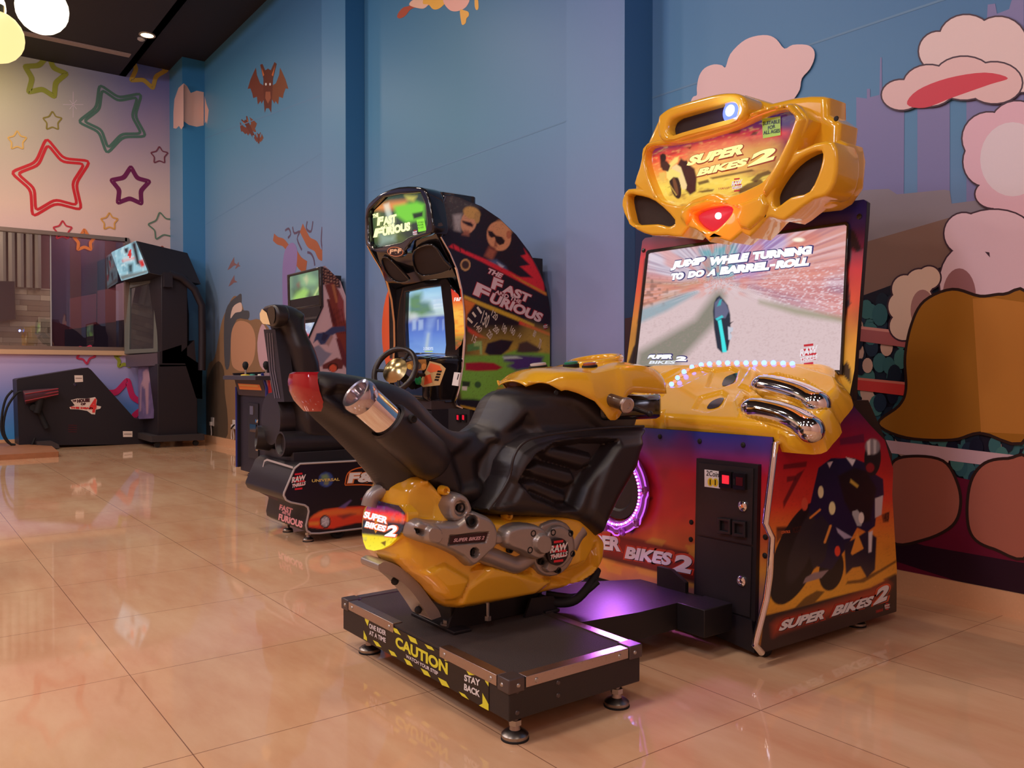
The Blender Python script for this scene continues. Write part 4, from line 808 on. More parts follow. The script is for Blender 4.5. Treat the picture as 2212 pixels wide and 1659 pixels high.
for s_, a_, b_, c_ in (('SUPER',(690,550),(1440,385),(760,410)),('BIKES',(830,685),(1480,540),(880,580)),('2',(1510,555),(1850,460),(1590,370))):
    a_, b_, c_ = M_(*a_), M_(*b_), M_(*c_)
    t.text(af, s_, (a_[0]-2,a_[1]+3), (b_[0]+3,b_[1]+3), (c_[0]-1,c_[1]-1), glow(150,50,20), .0012, .09); t.text(af, s_, a_, b_, c_, glow(255,240,150,1.25), .0022, .06)
t.text(af, 'YAMAHA', M_(1110,865), M_(1265,845), M_(1115,835), glow(200,110,60), .001, .02); raw(t, af, *M_(1365,800), 12, 16, .001, -.4, glow, False)
t.build('marquee_sign', cab)
SPK = mat('speaker_mesh', (.035,.022,.018), .75, bump=.6, bscale=500)
for L in (h_l, h_r): t = MB(); t.poly(af, af.P(cr(1320, 180, .2622, [(x+(x-np.mean([q[0] for q in L]))*.1, y+(y-np.mean([q[1] for q in L]))*.1) for x, y in L])), SPK); t.build('speaker_grille', cab)
t = MB(); t.poly(mf, Q(th_), SPK, .0); t.build('beacon_window', cab)
c = mf.w(*mf.p(1588,242), .0); bl_ = mat('blue_beacon', emit=(.12,.18,1.), es=2.2); t = MB(); t.lathe(c, (0,-1,0), [(.0, .055), (.02, .053), (.034, .035), (.04, 0)], bl_, 24); t.build('beacon_lamp', cab)
t = MB(); t.lathe(c, (0,-1,0), [(.036, .026), (.043, .02), (.045, 0)], mat('blue_beacon_core', emit=(.5,.6,1.), es=3), 16); t.build('beacon_core', cab)
t = MB(); t.relief(mf, Q(sm(h_red, 2)), .012, .06, .006, mat('red_lens', emit=(.75,.015,.035), es=1.0), -.03, None); c = mf.w(*mf.p(1556,467), .014); t.build('warning_lamp', cab)
t = MB(); t.ball(c, .016, mat('red_bulb', emit=(1,.35,.4), es=4), seg=12); t.build('warning_bulb', cab)
t = MB(); sg = FY(3.08); t.pp(sg, [(1646,257),(1686,251),(1686,292),(1648,299)], ink(150,214,66), 0)
for s_, y0, x0, x1 in (('SUITABLE', 271, 1648, 1685), ('FOR', 281, 1659, 1675), ('ALL AGES', 291, 1649, 1685)): t.text(sg, s_, (x0,y0), (x1,y0-5), (x0,y0-8), ink(30,50,20), .001, .03)
t.build('age_sticker', cab)['label'] = 'green sticker reading SUITABLE FOR ALL AGES'
for q in ((1657,466),(1812,258)):
    t = MB(); t.lathe(mf.w(*mf.p(*q), .018), (0,-1,0), [(0,.011),(.004,.009),(.004,0)], RUB, 12); t.build('bolt', cab)
for q, pw, c in ((mf.w(*mf.p(1588,242), .12), 1.0, (.25,.3,1)), (mf.w(*mf.p(1556,467), .1), .8, (1,.1,.1))):
    l = lamp('POINT', 'lamp_glow', tuple(q), pw, c, .03)
# ================================================================== ride platform
pl = thing('ride_platform', 'low black platform on steel feet with yellow CAUTION sticker under the motorcycle', 'platform', (-2.54, 1.74, 0))
PX0, PX1, PY0, PY1, PZ0, PZ1 = -3.107, -1.975, 1.47, 2.02, .078, .20
t = MB(); t.box(PX0, PX1, PY0, PY1, PZ0, PZ1-.004, mat('platform_side', (.028,.022,.022), .5, bump=.2, bscale=200)); t.build('frame', pl, bevel=.004)
t = MB(); t.box(PX0+.02, PX1-.02, PY0+.0, PY1-.02, PZ1-.004, PZ1, mat('grip_tread', (.075,.056,.05), .85, bump=1., bscale=260, vary=.7)); t.build('deck', pl)
ST2 = mat('worn_steel_strip', (.50,.42,.38), .28, metal=.95, bump=.15, bscale=150)
def strip(x0, x1, y0, y1):
    t = MB()
    if y0 == y1: t.box(x0, x1, y0-.004, y0+.035, PZ1-.001, PZ1+.004, ST2); t.box(x0, x1, y0-.005, y0, PZ1-.03, PZ1+.004, ST2); ps_ = [((x0+.03, y0-.005, PZ1-.015), (0,-1,0)), ((x1-.03, y0-.005, PZ1-.015), (0,-1,0))]
    else: t.box(x0-.035, x0+.004, y0, y1, PZ1-.001, PZ1+.004, ST2); t.box(x0, x0+.005, y0, y1, PZ1-.03, PZ1+.004, ST2); ps_ = [((x0+.005, y0+.04, PZ1-.015), (1,0,0)), ((x0+.005, y1-.04, PZ1-.015), (1,0,0))]
    o = t.build('edge_strip', pl, bevel=.0015)
    for c, n in ps_: t = MB(); t.lathe(c, n, [(0,.008),(.003,.006),(.003,0)], ZNC, 10); t.build('screw', o)
strip(PX0+.06, -2.68, PY0, PY0); strip(-2.36, PX1-.06, PY0, PY0); strip(PX1, PX1, PY0+.06, PY1-.06)
t = MB(); t.box(PX0+.02, PX1-.05, PY1-.035, PY1+.003, PZ1-.001, PZ1+.004, ST2); t.build('edge_strip', pl)
t = MB(); t.box(PX0-.003, PX0+.035, PY0+.06, PY1-.05, PZ1-.001, PZ1+.004, ST2); t.build('edge_strip', pl)
CAP = mat('corner_cap', (.12,.10,.10), .4, metal=.6)
for x, y in ((PX0, PY0), (PX1, PY0), (PX1, PY1), (PX0, PY1)):
    t = MB(); a_ = (x-.006, x+.055) if x == PX0 else (x-.055, x+.006); b_ = (y-.006, y+.055) if y == PY0 else (y-.055, y+.006)
    t.box(*a_, *b_, PZ1-.038, PZ1+.007, CAP); o = t.build('corner_cap', pl, bevel=.004)
    if x == PX1:
        t = MB(); t.lathe((x+.006, y+(.03 if y == PY0 else -.03), PZ1-.016), (1,0,0), [(0,.007),(.003,.005),(.003,0)], ZNC, 10); t.build('screw', o)
    if y == PY0:
        t = MB(); t.lathe((x+(.03 if x == PX0 else -.03), y-.006, PZ1-.016), (0,-1,0), [(0,.007),(.003,.005),(.003,0)], ZNC, 10); t.build('screw', o)
for z, y in ((.165,1.50),(.10,1.50),(.155,1.66),(.115,1.66)): t = MB(); t.lathe((PX1, y, z), (1,0,0), [(0,.008),(.003,.006),(.003,0)], CAP, 10); t.build('screw', pl)
for x, y in ((-2.02,1.525),(-3.0,1.535),(-2.015,1.95),(-3.05,1.96)): foot(x, y, .085, pl, .042)
t = MB(); t.lathe((-2.2, 1.7, 0), (0,0,1), [(0,.03),(.01,.03),(.09,.02)], RUB, 12); t.build('stop_post', pl)
cfr = FY(PY0-.001); t = MB(); CPX = lambda L: cr(740, 1180, .3074, L)
t.pp(cfr, CPX([(152,460),(1028,910),(1028,1155),(152,655)]), ink(26,20,20), .0006)
for L in ([(152,462),(190,480),(188,520),(178,560),(160,520)], [(240,508),(290,530),(300,560),(250,545)], [(345,565),(385,582),(412,625),(370,605)], [(458,622),(515,650),(530,690),(480,668)], [(578,686),(630,708),(648,735),(600,718)],
          [(705,752),(760,780),(778,810),(720,805)], [(845,828),(915,865),(935,905),(890,905)], [(990,905),(1028,920),(1028,985),(1005,950)], [(150,590),(172,640),(175,665),(150,650)], [(215,658),(250,675),(275,710),(240,700)],
          [(325,725),(365,745),(385,778),(345,765)], [(432,785),(475,808),(497,845),(455,830)], [(550,855),(600,880),(622,920),(575,900)], [(672,920),(730,950),(755,995),(700,975)], [(818,1020),(860,1040),(890,1078),(840,1050)],
          [(985,1030),(1028,1110),(1028,1155),(960,1118),(985,1105)]): t.pp(cfr, CPX(L), ink(226,196,50), .0012)
def ct(s_, bl, br, tl, c, b=.03): t.text(cfr, s_, *CPX([bl, br, tl]), ink(*c), .0018, b)
ct('ONE RIDER', (190,575), (308,630), (190,540), (206,190,206)); ct('AT A TIME', (190,620), (306,678), (190,588), (206,190,206)); ct('CAUTION', (375,705), (742,905), (375,628), (226,196,50), .045)
ct('WATCH YOUR STEP', (448,782), (674,908), (448,757), (206,190,206)); ct('STAY', (858,945), (970,985), (858,898), (214,200,214), .04); ct('BACK', (856,1008), (968,1062), (858,962), (214,200,214), .04)
t.build('caution_sticker', pl)['label'] = 'black and yellow striped sticker reading CAUTION'
# pedestal, bolts, beam
PB = mat('black_powder_steel', (.014,.012,.014), .45)
cb_ = thing('linking_arm', 'flat black steel arm joining the low platform to the tall motorcycle cabinet', 'bracket', (-2.45, 2.4, .1))
t = MB(); bm_ = FZ(.197); t.prism(bm_, [(-2.76,2.026),(-2.30,2.026),(-2.26,2.30),(-2.26,2.68),(-2.62,2.68),(-2.76,2.4)], -.105, 0, PB); t.build('beam_tube', cb_, bevel=.004)
t = MB(); t.box(-2.26, -2.12, 2.52, 2.69, .09, .20, PB); t.prism(FY(2.68), [(-2.5,.08),(-2.34,.08),(-2.34,.24),(-2.42,.28),(-2.5,.28)], 0, .02, PB)
t.build('beam_bracket', cab, bevel=.003)
# ================================================================== the ride-on motorcycle
MX = -2.575
mb = thing('ride_on_motorcycle', 'black and yellow ride-on racing motorcycle mounted on the low platform', 'motorcycle ride', (MX, 1.8, PZ1))
mc = FX(MX)
# pedestal it is bolted down with
t = MB(); 
t.box(-2.66, -2.50, 1.60, 2.02, PZ1, .31, PB); t.box(-2.74, -2.44, 1.575, 1.65, PZ1, PZ1+.012, PB); t.box(-2.74, -2.44, 1.99, 2.06, PZ1, PZ1+.012, PB)
for x in (-2.72, -2.50): t.prism(FX(x), [(1.58, PZ1), (1.75, PZ1), (1.70, PZ1+.07), (1.62, PZ1+.09)], -.006, .006, PB)
for x in (-2.68, -2.46): t.prism(FX(x), [(1.9, PZ1), (2.06, PZ1), (2.04, PZ1+.06), (1.93, PZ1+.07)], -.006, .006, PB)
t.build('pedestal', mb, bevel=.003)
for x in (-2.70, -2.55): t = MB(); t.lathe((x+.015, 1.605, PZ1+.012), (0,0,1), [(0,.024),(.004,.024),(.004,.017)], ZNC, 20); t.lathe((x+.015, 1.605, PZ1+.014), (0,0,1), [(0,.015),(.014,.015),(.014,0)], ZNC, 6, False); t.build('bolt', mb)
t = MB(); t.cyl((-2.44, 1.72, PZ1+.03), (-2.44, 1.72, .31), .006, ZNC, 8); t.lathe((-2.44, 1.72, PZ1+.028), (0,0,1), [(0,.013),(.016,.013),(.016,0)], ZNC, 6, False); t.build('threaded_rod', mb)
t = MB(); t.tube(sm([(-2.5,2.0,.25),(-2.46,2.06,.23),(-2.42,2.12,.24),(-2.42,2.20,.29),(-2.45,2.26,.33)], 5, False), .018, RUB, 10); t.build('cable', mb)
t = MB(); t.tube(sm([(-2.5,2.04,.26),(-2.43,2.14,.25),(-2.40,2.22,.30)], 5, False), .012, RUB, 10); t.build('cable', mb)
# centre body: tail, seat, tank and nose, one half mirrored
body = [(1.075,1.09),(1.085,1.112),(1.105,1.12),(1.15,1.124),(1.25,1.112),(1.36,1.092),(1.44,1.062),(1.49,1.02),(1.54,.972),(1.60,.927),(1.66,.905),(1.72,.905),(1.765,.93),(1.80,.985),(1.83,1.03),(1.88,1.055),(1.97,1.068),(2.1,1.08),(2.3,1.07),(2.42,1.04),(2.50,.99),(2.48,.90),(2.40,.75),(2.28,.62),(2.18,.50),(2.08,.52),(1.9,.545),(1.75,.585),(1.62,.63),(1.50,.665),(1.43,.672),(1.37,.70),(1.32,.765),(1.25,.84),(1.17,.92),(1.10,.985),(1.08,1.03)]
HX = [.98,1.05,1.15,1.3,1.45,1.6,1.72,1.82,1.95,2.1,2.3,2.5]; HW = [.07,.08,.10,.130,.145,.14,.145,.16,.17,.18,.19,.18]
Hf = lambda Y, Z: np.interp(Y, HX, HW)
def yz(L, x): return FX(x).P(L)
fe = [(yz([(640,846),(700,872),(790,935),(880,1005),(960,1065),(1000,1090),(900,1095),(850,1050),(700,905)], MX+.14), -.045, .035),
      (yz([(725,852),(745,838),(790,842),(800,900),(760,885)], MX+.14), -.04, .04),
      (yz([(1050,1000),(1085,960),(1120,930),(1150,900),(1180,960),(1120,1040),(1060,1110)], MX+.17), -.03, .05),
      (yz([(1080,880),(1140,850),(1250,870),(1310,930),(1180,930),(1110,950)], MX+.2), -.02, .04),
      (yz([(985,985),(1060,940),(1090,960),(1060,1040),(1010,1060)], MX+.16), -.03, .04)]
t = MB()
for m_ in (None, MX):
    t.mx = m_; t.relief(mc, body, Hf, .085, .0075, SEAT, .0, None, fe, n=3)
t.mx = None; t.build('body_fairing', mb)
# side fairings with gill recesses
sfr = FX(MX+.15); SFO = [(1416,921),(1350,922),(1290,925),(1215,931),(1160,945),(1125,968),(1108,1000),(1100,1032),(1080,1068),(1052,1105),(1085,1118),(1165,1122),(1230,1126),(1262,1134),(1302,1166),(1322,1120),(1340,1082),(1380,1012),(1386,985),(1398,950)]
sfe = [([(1160,985),(1200,962),(1270,952),(1330,955),(1290,1010),(1262,1050),(1245,1095),(1215,1098),(1150,1070),(1125,1040),(1140,1010)], -.07, .035),
       ([(1140,1015),(1170,1000),(1245,1020),(1255,1040),(1235,1050),(1160,1030)], .035, .03), ([(1175,975),(1205,966),(1290,985),(1285,1005),(1265,1012),(1190,990)], .035, .03), ([(1135,1045),(1165,1040),(1235,1070),(1232,1090),(1210,1088),(1150,1062)], .03, .03),
       ([(1320,960),(1395,950),(1380,1010),(1335,1085),(1300,1160),(1262,1130),(1280,1060)], .02, .03), ([(1108,1035),(1128,1050),(1110,1085),(1075,1100)], -.015, .02)]
so2 = FX(MX+.235).P(SFO); sfe2 = [(FX(MX+.235).P(f[0]),)+f[1:] for f in sfe]
for m_ in (None, MX):
    t = MB(); t.mx = m_; t.relief(sfr, so2, .10, .07, .0055, SEAT, .0, -.04, sfe2); t.build('side_fairing', mb)
t = MB()
for L in ([(1056,1102),(1098,1040),(1112,985),(1135,955),(1180,940),(1290,926),(1392,921)], ):
    q = FX(MX+.235).P(sm(L, 4, False)); t.tube([(MX+.232, a, b) for a, b in q], .005, SEAT, 8)
t.build('fairing_crease', mb)
# tail lamp
tl = MB(); rd = mat('red_tail_lens', (.42,.012,.02), .06, coat=.8)
LX, LR = MX+.115, [(.0,1.),(.4,.95),(.75,.7),(1.,.0)]
rows = [(1.122,.0,.058),(1.116,.012,.07),(1.09,.022,.08),(1.06,.024,.082),(1.03,.018,.076),(1.01,.008,.062),(.994,.0,.04)]
V = []; ns = 13
for z, fwd, w_ in rows:
    for k in range(ns):
        u = -1+2*k/(ns-1); V.append((MX+w_*math.sin(u*math.pi/2)*1.03, 1.075-fwd-.02*math.cos(u*math.pi/2)+abs(u)**3*.035+(1.116-z)*.25, z))
tl.add(V, [(i*ns+k, (i+1)*ns+k, (i+1)*ns+k+1, i*ns+k+1) for i in range(len(rows)-1) for k in range(ns-1)], rd, True)
tl.build('tail_light', mb)
t = MB(); t.ball((MX, 1.10, 1.055), .05, mat('tail_inner', (.5,.05,.05), .3), (1.1,.3,.5), 16); t.build('tail_light_bulb', mb)
# muffler on each side
for sx in (1, -1):
    x0 = MX+sx*.165; a0 = np.array([x0, 1.215, 1.032]); a1 = np.array([x0-sx*.03, 1.52, .79]); d_ = (a1-a0)/np.linalg.norm(a1-a0)
    t = MB(); t.lathe(a0, d_, [(.0,.053),(.01,.055),(.2,.055)], CHR, 32); mo_ = t.build('muffler', mb)
    t = MB(); t.lathe(a0, d_, [(.012,.053),(-.01,.0595),(-.03,.060),(-.04,.054),(-.038,.044),(-.02,.040),(-.01,.036),(.03,.034),(.035,.0)], mat('muffler_rim', (.55,.5,.56), .12, metal=.9), 32); t.build('rim', mo_)
    t = MB(); t.lathe(a0, d_, [(.115,.058),(.108,.064),(.115,.071),(.15,.074),(.32,.076),(.36,.070),(.38,.05),(.39,.0)], SEAT, 32); t.build('muffler_sleeve', mb)
t = MB(); c = np.array([MX+.228, 1.36, .97]); t.lathe(c, (1,0,0), [(-.02,.014),(.0,.014),(.003,.01),(-.003,.006),(-.003,0)], RUB, 14); t.build('bolt', mb)
# yellow dash cowl over tank and bars
cy = FX(MX); top = [(1.93,1.084),(1.97,1.10),(2.03,1.128),(2.10,1.135),(2.18,1.132),(2.26,1.142),(2.34,1.158),(2.42,1.162),(2.50,1.150),(2.56,1.115)]
sk = FX(MX+.22); EP = ([(1120,824),(1150,822),(1195,830),(1218,842),(1225,846),(1232,842),(1262,850),(1290,868),(1308,892),(1318,908),(1330,908),(1340,898),(1346,870),(1352,856),(1365,848),(1400,850),(1419,851)]); edge = [FX(MX+float(np.interp(x, [1120,1262], [.11,.235]))).p(x, y) for x, y in EP]
NU, rowsV = 60, []
ys = np.linspace(1.93, 2.545, NU); zt = np.interp(ys, [p[0] for p in sm(top, 4, False)], [p[1] for p in sm(top, 4, False)])
ey = np.array([p[0] for p in edge]); ez = np.array([p[1] for p in edge]); o_ = np.argsort(ey); ze = np.interp(ys, ey[o_], ez[o_])
ze[ys < ey.min()] = ez[0]; hwid = np.interp(ys, [1.93,1.98,2.05,2.15,2.3,2.6], [.10,.14,.18,.22,.235,.225])
KV = 28; V = np.zeros((NU, KV, 3))
for j in range(KV):
    u = -1+2*j/(KV-1); au = abs(u)
    if au < .62: f = au/.62; X_ = np.sign(u)*hwid*(.86*f); Z_ = zt-(.018*f*f)
    else: f = (au-.62)/.38; X_ = np.sign(u)*hwid*(.86+.14*math.sin(f*math.pi/2)); Z_ = (zt-.018)*(1-f**1.4)+ze*f**1.4
    V[:, j, 0] = MX+X_; V[:, j, 1] = ys; V[:, j, 2] = Z_
# a dished well around the instrument opening
dx = (V[:, :, 0]-MX)/.16; dy = (V[:, :, 1]-2.28)/.13; rr = np.hypot(dx, dy); V[:, :, 2] += .006*np.exp(-((rr-1)/.28)**2)
t = MB(); t.add(V.reshape(-1, 3), [(i*KV+j, (i+1)*KV+j, (i+1)*KV+j+1, i*KV+j+1) for i in range(NU-1) for j in range(KV-1)], YEL, True); o = t.build('dash_cowl', mb)
so_ = o.modifiers.new('thick', 'SOLIDIFY'); so_.thickness = .006
t = MB(); t.tube([(MX-.02+.11*math.cos(a), 2.38+.10*math.sin(a), 1.168+.018*math.sin(a)) for a in np.linspace(0, 2*math.pi, 33)[:-1]], .017, YEL, 12, closed=True)
t.build('instrument_rim', mb)
t = MB(); t.lathe((MX-.02, 2.38, 1.150), (0,-.1,1), [(0,.10),(.008,.10),(.009,0)], mat('instrument_well', (.06,.05,.075), .25), 28); t.build('instrument_well', mb)
for x, y, z, r, c, nm in ((MX+.02, 2.215, 1.152, .030, (.02,.25,.13), 'green_button'), (MX+.11, 2.235, 1.147, .028, (.48,.10,.03), 'red_button'), (MX-.05, 2.10, 1.146, .034, (.7,.62,.58), 'white_button')):
    t = MB(); t.lathe((x, y, z-.012), (0,-.12,1), [(0,r*1.12),(.014,r*1.12),(.016,r)], RUB, 22); o = t.build('button_ring', mb)
    t = MB(); t.lathe((x, y, z), (0,-.12,1), [(0,r*.98),(.012,r*.95),(.014,r*.7),(.013,0)], mat(nm, c, .15, coat=.5), 22); t.build(nm, mb)
ck = FX(MX+.207); t = MB(); q = [(1346,829),(1370,816),(1374,822),(1351,835)]; qq = Fr((MX+.12, 2.42, 1.118), (.55,.8,.12), (-.6,.35,.45)); L_ = qq.P(q); t.poly(qq, L_, ink(150,130,140), .02)
t.text(qq, 'A-3W', (1349,834), (1371,820), (1347,829), ink(40,30,40), .0215, .03); t.build('name_sticker', mb)
for y, z in ((1.985,1.045),(2.40,1.175)):
    t = MB(); t.lathe((MX+(.198 if y < 2.1 else .02), y, z), (1 if y < 2.1 else 0,0,0 if y < 2.1 else 1), [(0,.009),(.004,.009),(.004,0)], RUB, 12); t.build('bolt', mb)
# front black nose under the cowl, grips, levers
t = MB(); t.box(MX-.2, MX+.2, 2.22, 2.56, .93, 1.03, GLOSS); t.build('nose_block', mb, bevel=.02)
for sx in (1, -1):
    g0, g1 = np.array([MX+sx*.19, 2.245, 1.02]), np.array([MX+sx*.335, 2.225, .995]); d_ = (g1-g0)/np.linalg.norm(g1-g0)
    t = MB(); t.lathe(g0, d_, [(-.02,.036),(.0,.040),(.012,.040),(.02,.030),(.03,.025),(.13,.026)], mat('worn_grip', (.10,.055,.035), .3, vary=.6, bscale=60, coat=.4), 22); h_ = t.build('handlebar_grip', mb)
    t = MB(); t.lathe(g0+d_*.13, d_, [(.0,.026),(.004,.031),(.014,.031),(.018,.026),(.018,.012),(.014,.012),(.014,0)], STL, 22); t.build('bar_end', h_)
    t = MB(); t.tube([tuple(np.array([MX+sx*.20, 2.30, .985])), (MX+sx*.27, 2.33, .98), (MX+sx*.36, 2.31, .965)], [.014,.010,.008], PB, 10); t.ball((MX+sx*.365, 2.31, .964), .013, PB, seg=10); t.build('lever', h_)
# yellow lower cowl
yl = [(.3,0)]; YO = [(1.352,.66),(1.365,.73),(1.41,.765),(1.47,.775),(1.52,.72),(1.60,.64),(1.70,.62),(1.80,.61),(1.95,.61),(2.07,.60),(2.16,.57),(2.24,.50),(2.275,.46),(2.275,.40),(2.25,.33),(2.15,.285),(1.9,.275),(1.65,.275),(1.57,.285),(1.51,.325),(1.46,.385),(1.40,.44),(1.35,.49),(1.34,.58)]
YH = lambda Y, Z: np.interp(Y, [1.34,1.42,1.55,1.8,2.1,2.3], [.16,.185,.20,.21,.21,.18])*np.interp(Z, [.28,.40,.52,.8], [.82,.97,1.,.86])
ym = FX(MX+.20); yfe = [(ym.P([(845,1075),(905,1045),(950,1050),(965,1095),(955,1130),(900,1125),(870,1110)]), -.03, .03),
   (ym.P([(920,1240),(960,1220),(1010,1250),(1000,1290),(975,1300),(955,1290),(860,1240)]), .02, .02), (ym.P([(1180,1250),(1270,1215),(1290,1180),(1300,1230),(1250,1265)]), -.03, .03),
   (ym.P([(1010,1270),(1060,1225),(1120,1240),(1165,1255),(1200,1250),(1160,1285),(1000,1312)]), .015, .02), (ym.P([(1020,1232),(1035,1222),(1080,1210),(1150,1215),(1150,1240),(1120,1236),(1060,1222)]), -.03, .015)]
t = MB()
for m_ in (None, MX): t.mx = m_; t.relief(mc, YO, YH, .04, .0065, YEL, .0, None, yfe, n=2)
t.mx = None; t.build('lower_cowl', mb)
def lug(x, y, c=YEL, r=.013):
    t = MB(); f = FX(MX+.21); a, b = f.p(x, y); t.lathe((MX+.155, a, b), (1,0,0), [(0,r*1.3),(.03,r*1.2),(.035,r),(.03,r*.6),(.02,r*.6),(.02,0)], c, 18); t.build('bolt_lug', mb)
lug(972,1062); lug(1109,1117); lug(1265,1170)
# silver swing arm and crank covers (both sides)
def part(name, poly, base, H, r, m, feats=(), sp=.0032, lbl=None, both=True, n=2):
    base -= .025; f = FX(MX+base); fo_ = FX(MX+base+H); P_ = sm(fo_.P(poly), n); fs = [(fo_.P(q[0]),)+tuple(q[1:]) for q in feats]; r_ = None
    for m_ in ((MX, None) if both else (None,)): t = MB(); t.mx = m_; t.relief(f, P_, H, r, sp, m, H*.25, -.03, fs); r_ = t.build(name, mb)
    return r_
part('rear_mount', [(973,1085),(982,1070),(998,1066),(1014,1074),(1022,1090),(1024,1105),(1010,1122),(990,1130),(976,1122),(972,1104)], .20, .055, .016, SIL, [(ell(996,1098,13,16), -.014, .006), (ell(996,1098,6,7), -.02, .005)], both=False)
SA = [(893,1152),(895,1136),(902,1127),(915,1122),(935,1128),(960,1131),(990,1130),(1012,1112),(1030,1106),(1050,1112),(1068,1122),(1080,1145),(1078,1180),(1060,1198),(1044,1214),(1022,1228),(1000,1208),(960,1188),(920,1175),(899,1165)]
arm = part('swing_arm', SA, .205, .07, .018, SIL, [(ell(1021,1127,12,14), -.02, .01), (ell(1026,1194,9,10), -.03, .006), ([(900,1142),(915,1146),(915,1156),(902,1152)], -.03, .008), (ell(934,1155,17,20), .02, .006),
      ([(972,1157),(1057,1148),(1050,1172),(968,1178)], -.012, .004)], both=False)
f = FX(MX+.18+.062); t = MB(); t.pp(f, [(974,1158),(1053,1150),(1048,1169),(970,1176)], ink(44,14,20), .002); t.text(f, 'SUPER BIKES 2', (978,1171), (1044,1165), (981,1163), ink(190,150,160), .003, .03); t.build('name_badge', arm)['label'] = 'dark badge reading SUPER BIKES 2'
def hole(x, y, base, r=.011, par=mb):
    base -= .018; f = FX(MX+base); a, b = f.p(x, y); t = MB(); t.lathe((MX+base, a, b), (1,0,0), [(-.01,r*1.5),(.004,r*1.5),(.004,r),(-.006,r),(-.006,0)], RUB, 16); t.build('bolt_hole', par)
for q in ((996,1097,.235),(1019,1126,.26),(908,1149,.25),(1026,1193,.25)): hole(*q)
part('cover_boss', [(1060,1160),(1068,1150),(1080,1150),(1092,1160),(1092,1174),(1078,1180),(1064,1176)], .20, .06, .014, SIL); hole(1064,1163,.255)
def pipe(L, x, r): 
    x -= .02; f = FX(x+r*.7); P = [(x, a, b) for a, b in f.P(sm(L, 5, False))]
    for m_ in (None, MX): t = MB(); t.mx = m_; t.tube(P, r, SIL, 16); t.build('exhaust_pipe', mb)
pipe([(1040,1195),(1070,1205),(1095,1215),(1120,1222),(1150,1205)], MX+.215, .034); pipe([(1262,1145),(1250,1160),(1238,1185)], MX+.20, .034)
part('crank_cover', [(1150,1205),(1158,1180),(1165,1140),(1180,1128),(1205,1122),(1228,1130),(1240,1150),(1246,1180),(1242,1205),(1228,1230),(1205,1246),(1180,1247),(1160,1235)], .20, .045, .012, SIL)
part('crank_cover', [(1170,1200),(1178,1165),(1195,1138),(1218,1136),(1236,1150),(1243,1178),(1238,1202),(1220,1225),(1195,1238),(1180,1235)], .235, .03, .01, SIL, [([(1174,1205),(1186,1212),(1180,1228),(1172,1220)], -.02, .005)])
part('clutch_cover', [(1092,1170),(1096,1150),(1108,1140),(1130,1134),(1160,1134),(1180,1142),(1190,1160),(1190,1185),(1180,1205),(1165,1212),(1150,1208),(1130,1196),(1112,1190),(1100,1184)], .225, .06, .016, SIL, [(ell(1170,1174,18,21), .018, .006)])
for q in ((1151,1152,.275),(1144,1188,.275),(1102,1188,.235),(1232,1152,.255),(1236,1196,.255),(1170,1214,.25),(1206,1232,.255),(1194,1150,.255)): hole(*q, r=.008)
f = FX(MX+.262); t = MB(); t.lathe((MX+.250, *f.p(1206,1192)), (1,0,0), [(0,.05),(.012,.05),(.012,0)], mat('badge_black', (.02,.012,.014), .3), 30); raw(t, f, 1206, 1192, 20, 26, .001, -.35); t.build('maker_badge', mb)['label'] = 'round red and black badge reading RAW THRILLS'
# lit rear sign on the tail of the cowl
rf = Fr((MX, 1.335, .56), (1,0,0), (0,.08,1.)); RS = [(797,1084),(815,1082),(838,1088),(858,1092),(872,1108),(872,1122),(866,1145),(852,1165),(838,1178),(822,1186),(805,1190),(788,1186),(782,1170),(779,1150),(782,1120),(788,1098)]
rp = rf.P(RS); cxm = (min(p[0] for p in rp)+max(p[0] for p in rp))/2
t = MB(); big = [((a-cxm)*1.06+cxm, b*1.02) for a, b in rp]; t.prism(rf, big, -.05, -.012, YEL, smooth=True); t.build('sign_housing', mb, bevel=.008)
def rearart(a):
    a.grad((828, 1085), (818, 1190), [(0,(70,40,110)),(.14,(130,30,90)),(.22,(250,50,60)),(.33,(250,90,50)),(.42,(20,30,50)),(.66,(20,40,60)),(.72,(250,220,40)),(1,(250,240,60))])
    a.poly([(800,1076),(880,1090),(880,1118),(862,1105),(835,1094),(800,1092)], (40,18,40), 2); a.noise(.25, (70,20,20), .4, .62, 1, 1); a.noise(.1, (50,130,150), .3, .6)
    a.poly([(780,1150),(868,1160),(860,1152),(780,1138)], (30,26,30), 1); a.poly([(822,1172),(834,1168),(832,1180)], (120,90,20), 1); a.poly([(782,1100),(788,1098),(782,1130),(778,1130)], (40,20,30), 1)
t = MB(); t.ppaint(rf, rp, .003, VCG, rearart, None, -.005)
for s_, a_, b_, c_ in (('SUPER',(783,1118),(834,1132),(787,1104)),('BIKES',(786,1138),(830,1149),(790,1126)),('2',(829,1158),(852,1160),(838,1134))):
    t.text(rf, s_, (a_[0]-1,a_[1]+2), (b_[0]+2,b_[1]+2), (c_[0],c_[1]-1), glow(250,110,60), -.003, .08); t.text(rf, s_, a_, b_, c_, glow(220,240,255,1.3), -.002, .05)
t.build('rear_sign', mb)['label'] = 'backlit plate reading SUPER BIKES 2'
f = Fr((MX, 1.25, .7), (1,0,0), (0,.7,.7)); t = MB()
t.tube(sm([(MX+.0,1.315,.66),(MX+.0,1.33,.695),(MX+.01,1.38,.72),(MX+.03,1.46,.74)], 3, False), .027, SIL, 14); t.build('sign_clamp', mb)
